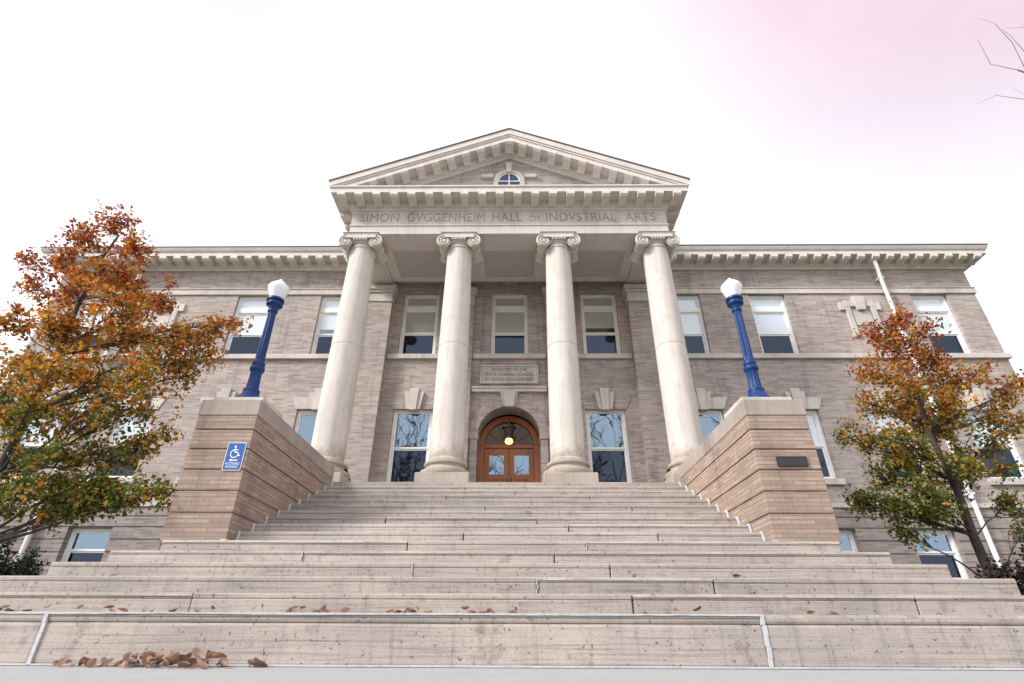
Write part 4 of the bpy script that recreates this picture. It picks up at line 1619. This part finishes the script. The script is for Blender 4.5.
def shrub(name, loc, rad, hgt, label, pal, seed, leaf=0.05, count=1500):
    rng = random.Random(seed)
    root = empty(name, loc, label, 'shrub')
    st = MB()
    lv = []
    for i in range(26):
        a = rng.uniform(0, 6.28)
        rr = rad * math.sqrt(rng.random())
        top = Vector((rr * math.cos(a), rr * math.sin(a), hgt * (1 - 0.45 * (rr / rad) ** 2) * rng.uniform(0.75, 1.05)))
        st.tube([(top.x * 0.15, top.y * 0.15, -0.03), (top.x * 0.6, top.y * 0.6, top.z * 0.5), top], [0.012, 0.008, 0.004], 5)
        for k in range(count // 26):
            t = rng.uniform(0.15, 1.02)
            p = Vector((top.x * (0.15 + 0.85 * t), top.y * (0.15 + 0.85 * t), top.z * t)) + Vector((rng.gauss(0, .07), rng.gauss(0, .07), rng.gauss(0, .06)))
            p.z = max(p.z, 0.02)
            lv.append((p, Vector((rng.gauss(0, .7), rng.gauss(0, .7), rng.gauss(.6, .6))), leaf * rng.uniform(.7, 1.2), rng.choice(pal), rng))
    st.build('stems', M['bark'], root, abs_z=False)
    leaf_mesh('foliage', lv, M['leaf'], root)


shrub('shrub', (7.15, 7.3, -0.06), 0.85, 1.75, 'dark purplish shrub at the foot of the right tree', [(0.035, 0.02, 0.022), (0.05, 0.022, 0.025), (0.03, 0.028, 0.018)], 3, leaf=0.07, count=9000)
shrub('shrub', (-9.0, 10.2, -0.06), 0.8, 1.75, 'dark green shrub under the left tree', [(0.02, 0.035, 0.014), (0.03, 0.045, 0.018), (0.015, 0.025, 0.012)], 4, leaf=0.07, count=9000)


# ------------------------------------------------------------------ fallen leaves
def curled_leaf(seed):
    rng = random.Random(seed)
    n, m = 7, 5
    curl, bend = rng.uniform(2.2, 4.2), rng.uniform(0.6, 1.6)
    vs, fs = [], []
    for i in range(n):
        t = i / (n - 1)
        wd = 0.42 * math.sin(math.pi * (0.06 + 0.9 * t)) ** 0.8 * (1.15 - 0.5 * t)
        for j in range(m):
            s = (j / (m - 1) - 0.5) * 2
            a = s * curl * 0.5
            rad = wd / max(curl * 0.5, 0.2)
            x = rad * math.sin(a)
            z = rad * (1 - math.cos(a)) + 0.25 * bend * (t - 0.5) ** 2 * 2
            vs.append((x, t - 0.5, z + 0.02 * rng.uniform(-1, 1)))
    for i in range(n - 1):
        for j in range(m - 1):
            q = i * m + j
            fs.append((q, q + 1, q + m + 1, q + m))
    zmin = min(v[2] for v in vs)
    vs = [(x, y, z - zmin) for x, y, z in vs]
    return vs, fs


protos = []
DRY = [(0.36, 0.23, 0.17), (0.42, 0.29, 0.22), (0.26, 0.12, 0.07), (0.20, 0.13, 0.09), (0.36, 0.19, 0.12), (0.15, 0.09, 0.06), (0.46, 0.34, 0.25)]
for i in range(8):
    vs, fs = curled_leaf(i)
    me = bpy.data.meshes.new('fallen_leaf')
    me.from_pydata(vs, [], fs)
    me.materials.append(M['dry'])
    for p in me.polygons:
        p.use_smooth = True
    ca = me.color_attributes.new('tint', 'FLOAT_COLOR', 'POINT')
    c = DRY[i % len(DRY)]
    fl = []
    for v in vs:
        fl += [*c, 1]
    ca.data.foreach_set('color', fl)
    protos.append(me)
rl = random.Random(21)


def fallen(x, y, z, size, label, group, flat=False):
    o = bpy.data.objects.new('fallen_leaf', rl.choice(protos))
    COL.objects.link(o)
    o.location = (x, y, z + Z0)
    o.scale = (size, size, size)
    o.rotation_euler = (rl.uniform(-.6, .6), rl.choice((0, 0, 0, 3.14, 1.2)) + rl.uniform(-.5, .5), rl.uniform(0, 6.28))
    o.location.z += 0.22 * size * abs(math.sin(o.rotation_euler.y)) + (0.28 * size if abs(o.rotation_euler.y) > 2 else 0)
    tag(o, label, 'leaf', group)


G0 = -Z0 + 0.012
for i in range(52):
    t = rl.random()
    x = -3.55 + 1.52 * t
    dens = math.sin(math.pi * min(1, 0.15 + t)) 
    y = 5.2 - 0.09 - abs(rl.gauss(0, 0.11))
    fallen(x, y, G0 + (0.05 if rl.random() < 0.35 and t > 0.25 else 0.0), rl.uniform(0.085, 0.15), 'curled brown leaf in the pile at the foot of the lowest step', 'dry leaves piled at the foot of the lowest step')
for i in range(4):
    fallen(-1.86 + rl.uniform(-0.11, 0.11), 5.06 + rl.uniform(-.04, .03), G0, rl.uniform(0.10, 0.15), 'curled brown leaf in the small cluster right of the big leaf pile', 'small cluster of dry leaves beside the pile')
Z1_ = ZSTEP + 0.01
for (xa, xb, n) in ((-5.05, -4.1, 14), (-3.9, -2.6, 9), (-2.0, -1.35, 12), (-0.95, -0.55, 10), (-0.35, 0.25, 13), (1.3, 2.0, 4), (2.9, 3.4, 4)):
    for i in range(n):
        fallen(rl.uniform(xa, xb), YSTEP + DSTEP - 0.06 - abs(rl.gauss(0, 0.08)), Z1_ + (0.03 if rl.random() < 0.3 else 0), rl.uniform(0.055, 0.10), 'small brown leaf lying along the tread of the lowest step', 'dry leaves on the lowest tread')
for i in range(12):
    k = rl.choice((9, 10, 11, 12))
    fallen(CHK[0] - rl.uniform(0.06, 0.5), step_y(k + 1) - 0.05 - rl.random() * 0.12, step_z(k) + 0.01, rl.uniform(0.06, 0.10), 'small brown leaf caught on the steps by the plaque wall', 'dry leaves caught beside the right cheek wall')
for (x, k) in ((-4.1, 3), (2.6, 3), (1.5, 3)):
    fallen(x, YSTEP + (k - 1) * DSTEP + 0.1, ZSTEP + (k - 1) * HSTEP + 0.01, 0.09, 'single brown leaf lying near the front edge of a lower step', 'stray dry leaves on the lower steps')


# ------------------------------------------------------------------ bare trees across the lawn, seen mirrored in the windows
def bare_tree(loc, hgt, seed, label):
    rng = random.Random(seed)
    root = empty('bare_tree', loc, label, 'tree')
    m = MB()

    def grow(p, d, ln_, r, lev):
        pts, rad = [p], [r]
        q = p
        for i in range(4):
            d = (d + Vector((rng.gauss(0, .13), rng.gauss(0, .13), rng.gauss(0.03, .08)))).normalized()
            q = q + d * ln_ / 4
            pts.append(q)
            rad.append(r * (1 - 0.14 * (i + 1)))
        m.tube(pts, rad, 7 if lev < 2 else 4)
        if lev >= 5:
            return
        for k in range(3 if lev else 5):
            t = rng.choice((2, 3, 4, 4))
            nd = (d + Vector((rng.gauss(0, .55), rng.gauss(0, .55), rng.gauss(0.1, .35)))).normalized()
            grow(pts[t], nd, ln_ * rng.uniform(0.6, 0.8), max(0.035, rad[t] * 0.72), lev + 1)
    grow(Vector((0, 0, -0.1)), Vector((0, 0, 1)), hgt * 0.32, hgt * 0.022, 0)
    m.build('trunk', M['pale_bark'], root, abs_z=False)


bare_tree((7.5, -14, -0.06), 20, 3, 'tall bare tree mirrored in the window right of the doors')
bare_tree((-8.5, -13, -0.06), 19, 8, 'tall bare tree mirrored in the window left of the doors')
bare_tree((0.8, -19, -0.06), 19, 12, 'tall bare tree mirrored in the glass of the doors')

# bare tree standing out to the right, only the tip of one branch reaches into view
bt = empty('bare_tree', (12.45, 6.0, -0.06), 'bare tree off to the right, its pale twig tips at the upper right edge', 'tree')
m = MB()
rb_ = random.Random(5)
m.tube([(0, 0, -0.1), (0.05, 0, 2.5), (-0.05, 0.1, 5.0), (0.1, 0, 7.5), (0.0, 0, 10.5)], [0.2, 0.17, 0.14, 0.1, 0.04], 9)
for z_, dx, dz in ((5.0, -2.2, 2.6), (6.0, -3.1, 3.3), (6.6, 1.8, 2.4), (7.4, -2.2, 3.0), (7.8, 1.2, 2.2), (5.6, 2.2, 2.0)):
    p0 = Vector((0, 0, z_))
    p1 = p0 + Vector((dx * 0.5, rb_.uniform(-.4, .4), dz * 0.6))
    p2 = p0 + Vector((dx, rb_.uniform(-.6, .6), dz))
    m.tube([p0, p1, p2], [0.06, 0.04, 0.015], 6)
    for i in range(16):
        q = p1.lerp(p2, rb_.uniform(-0.2, 1.0))
        d = Vector((dx, 0, dz)).normalized() + Vector((rb_.gauss(0, .6), rb_.gauss(0, .6), rb_.gauss(0, .5)))
        e = q + d.normalized() * rb_.uniform(0.4, 1.1)
        mm = q.lerp(e, 0.5) + Vector((rb_.gauss(0, .09), rb_.gauss(0, .09), rb_.gauss(0, .09)))
        e2 = e + Vector((rb_.gauss(0, .12), rb_.gauss(0, .12), rb_.uniform(0.05, .3)))
        m.tube([q, mm, e, e2], [0.009, 0.006, 0.004, 0.002], 4)
m.build('trunk', M['pale_bark'], bt, abs_z=False)
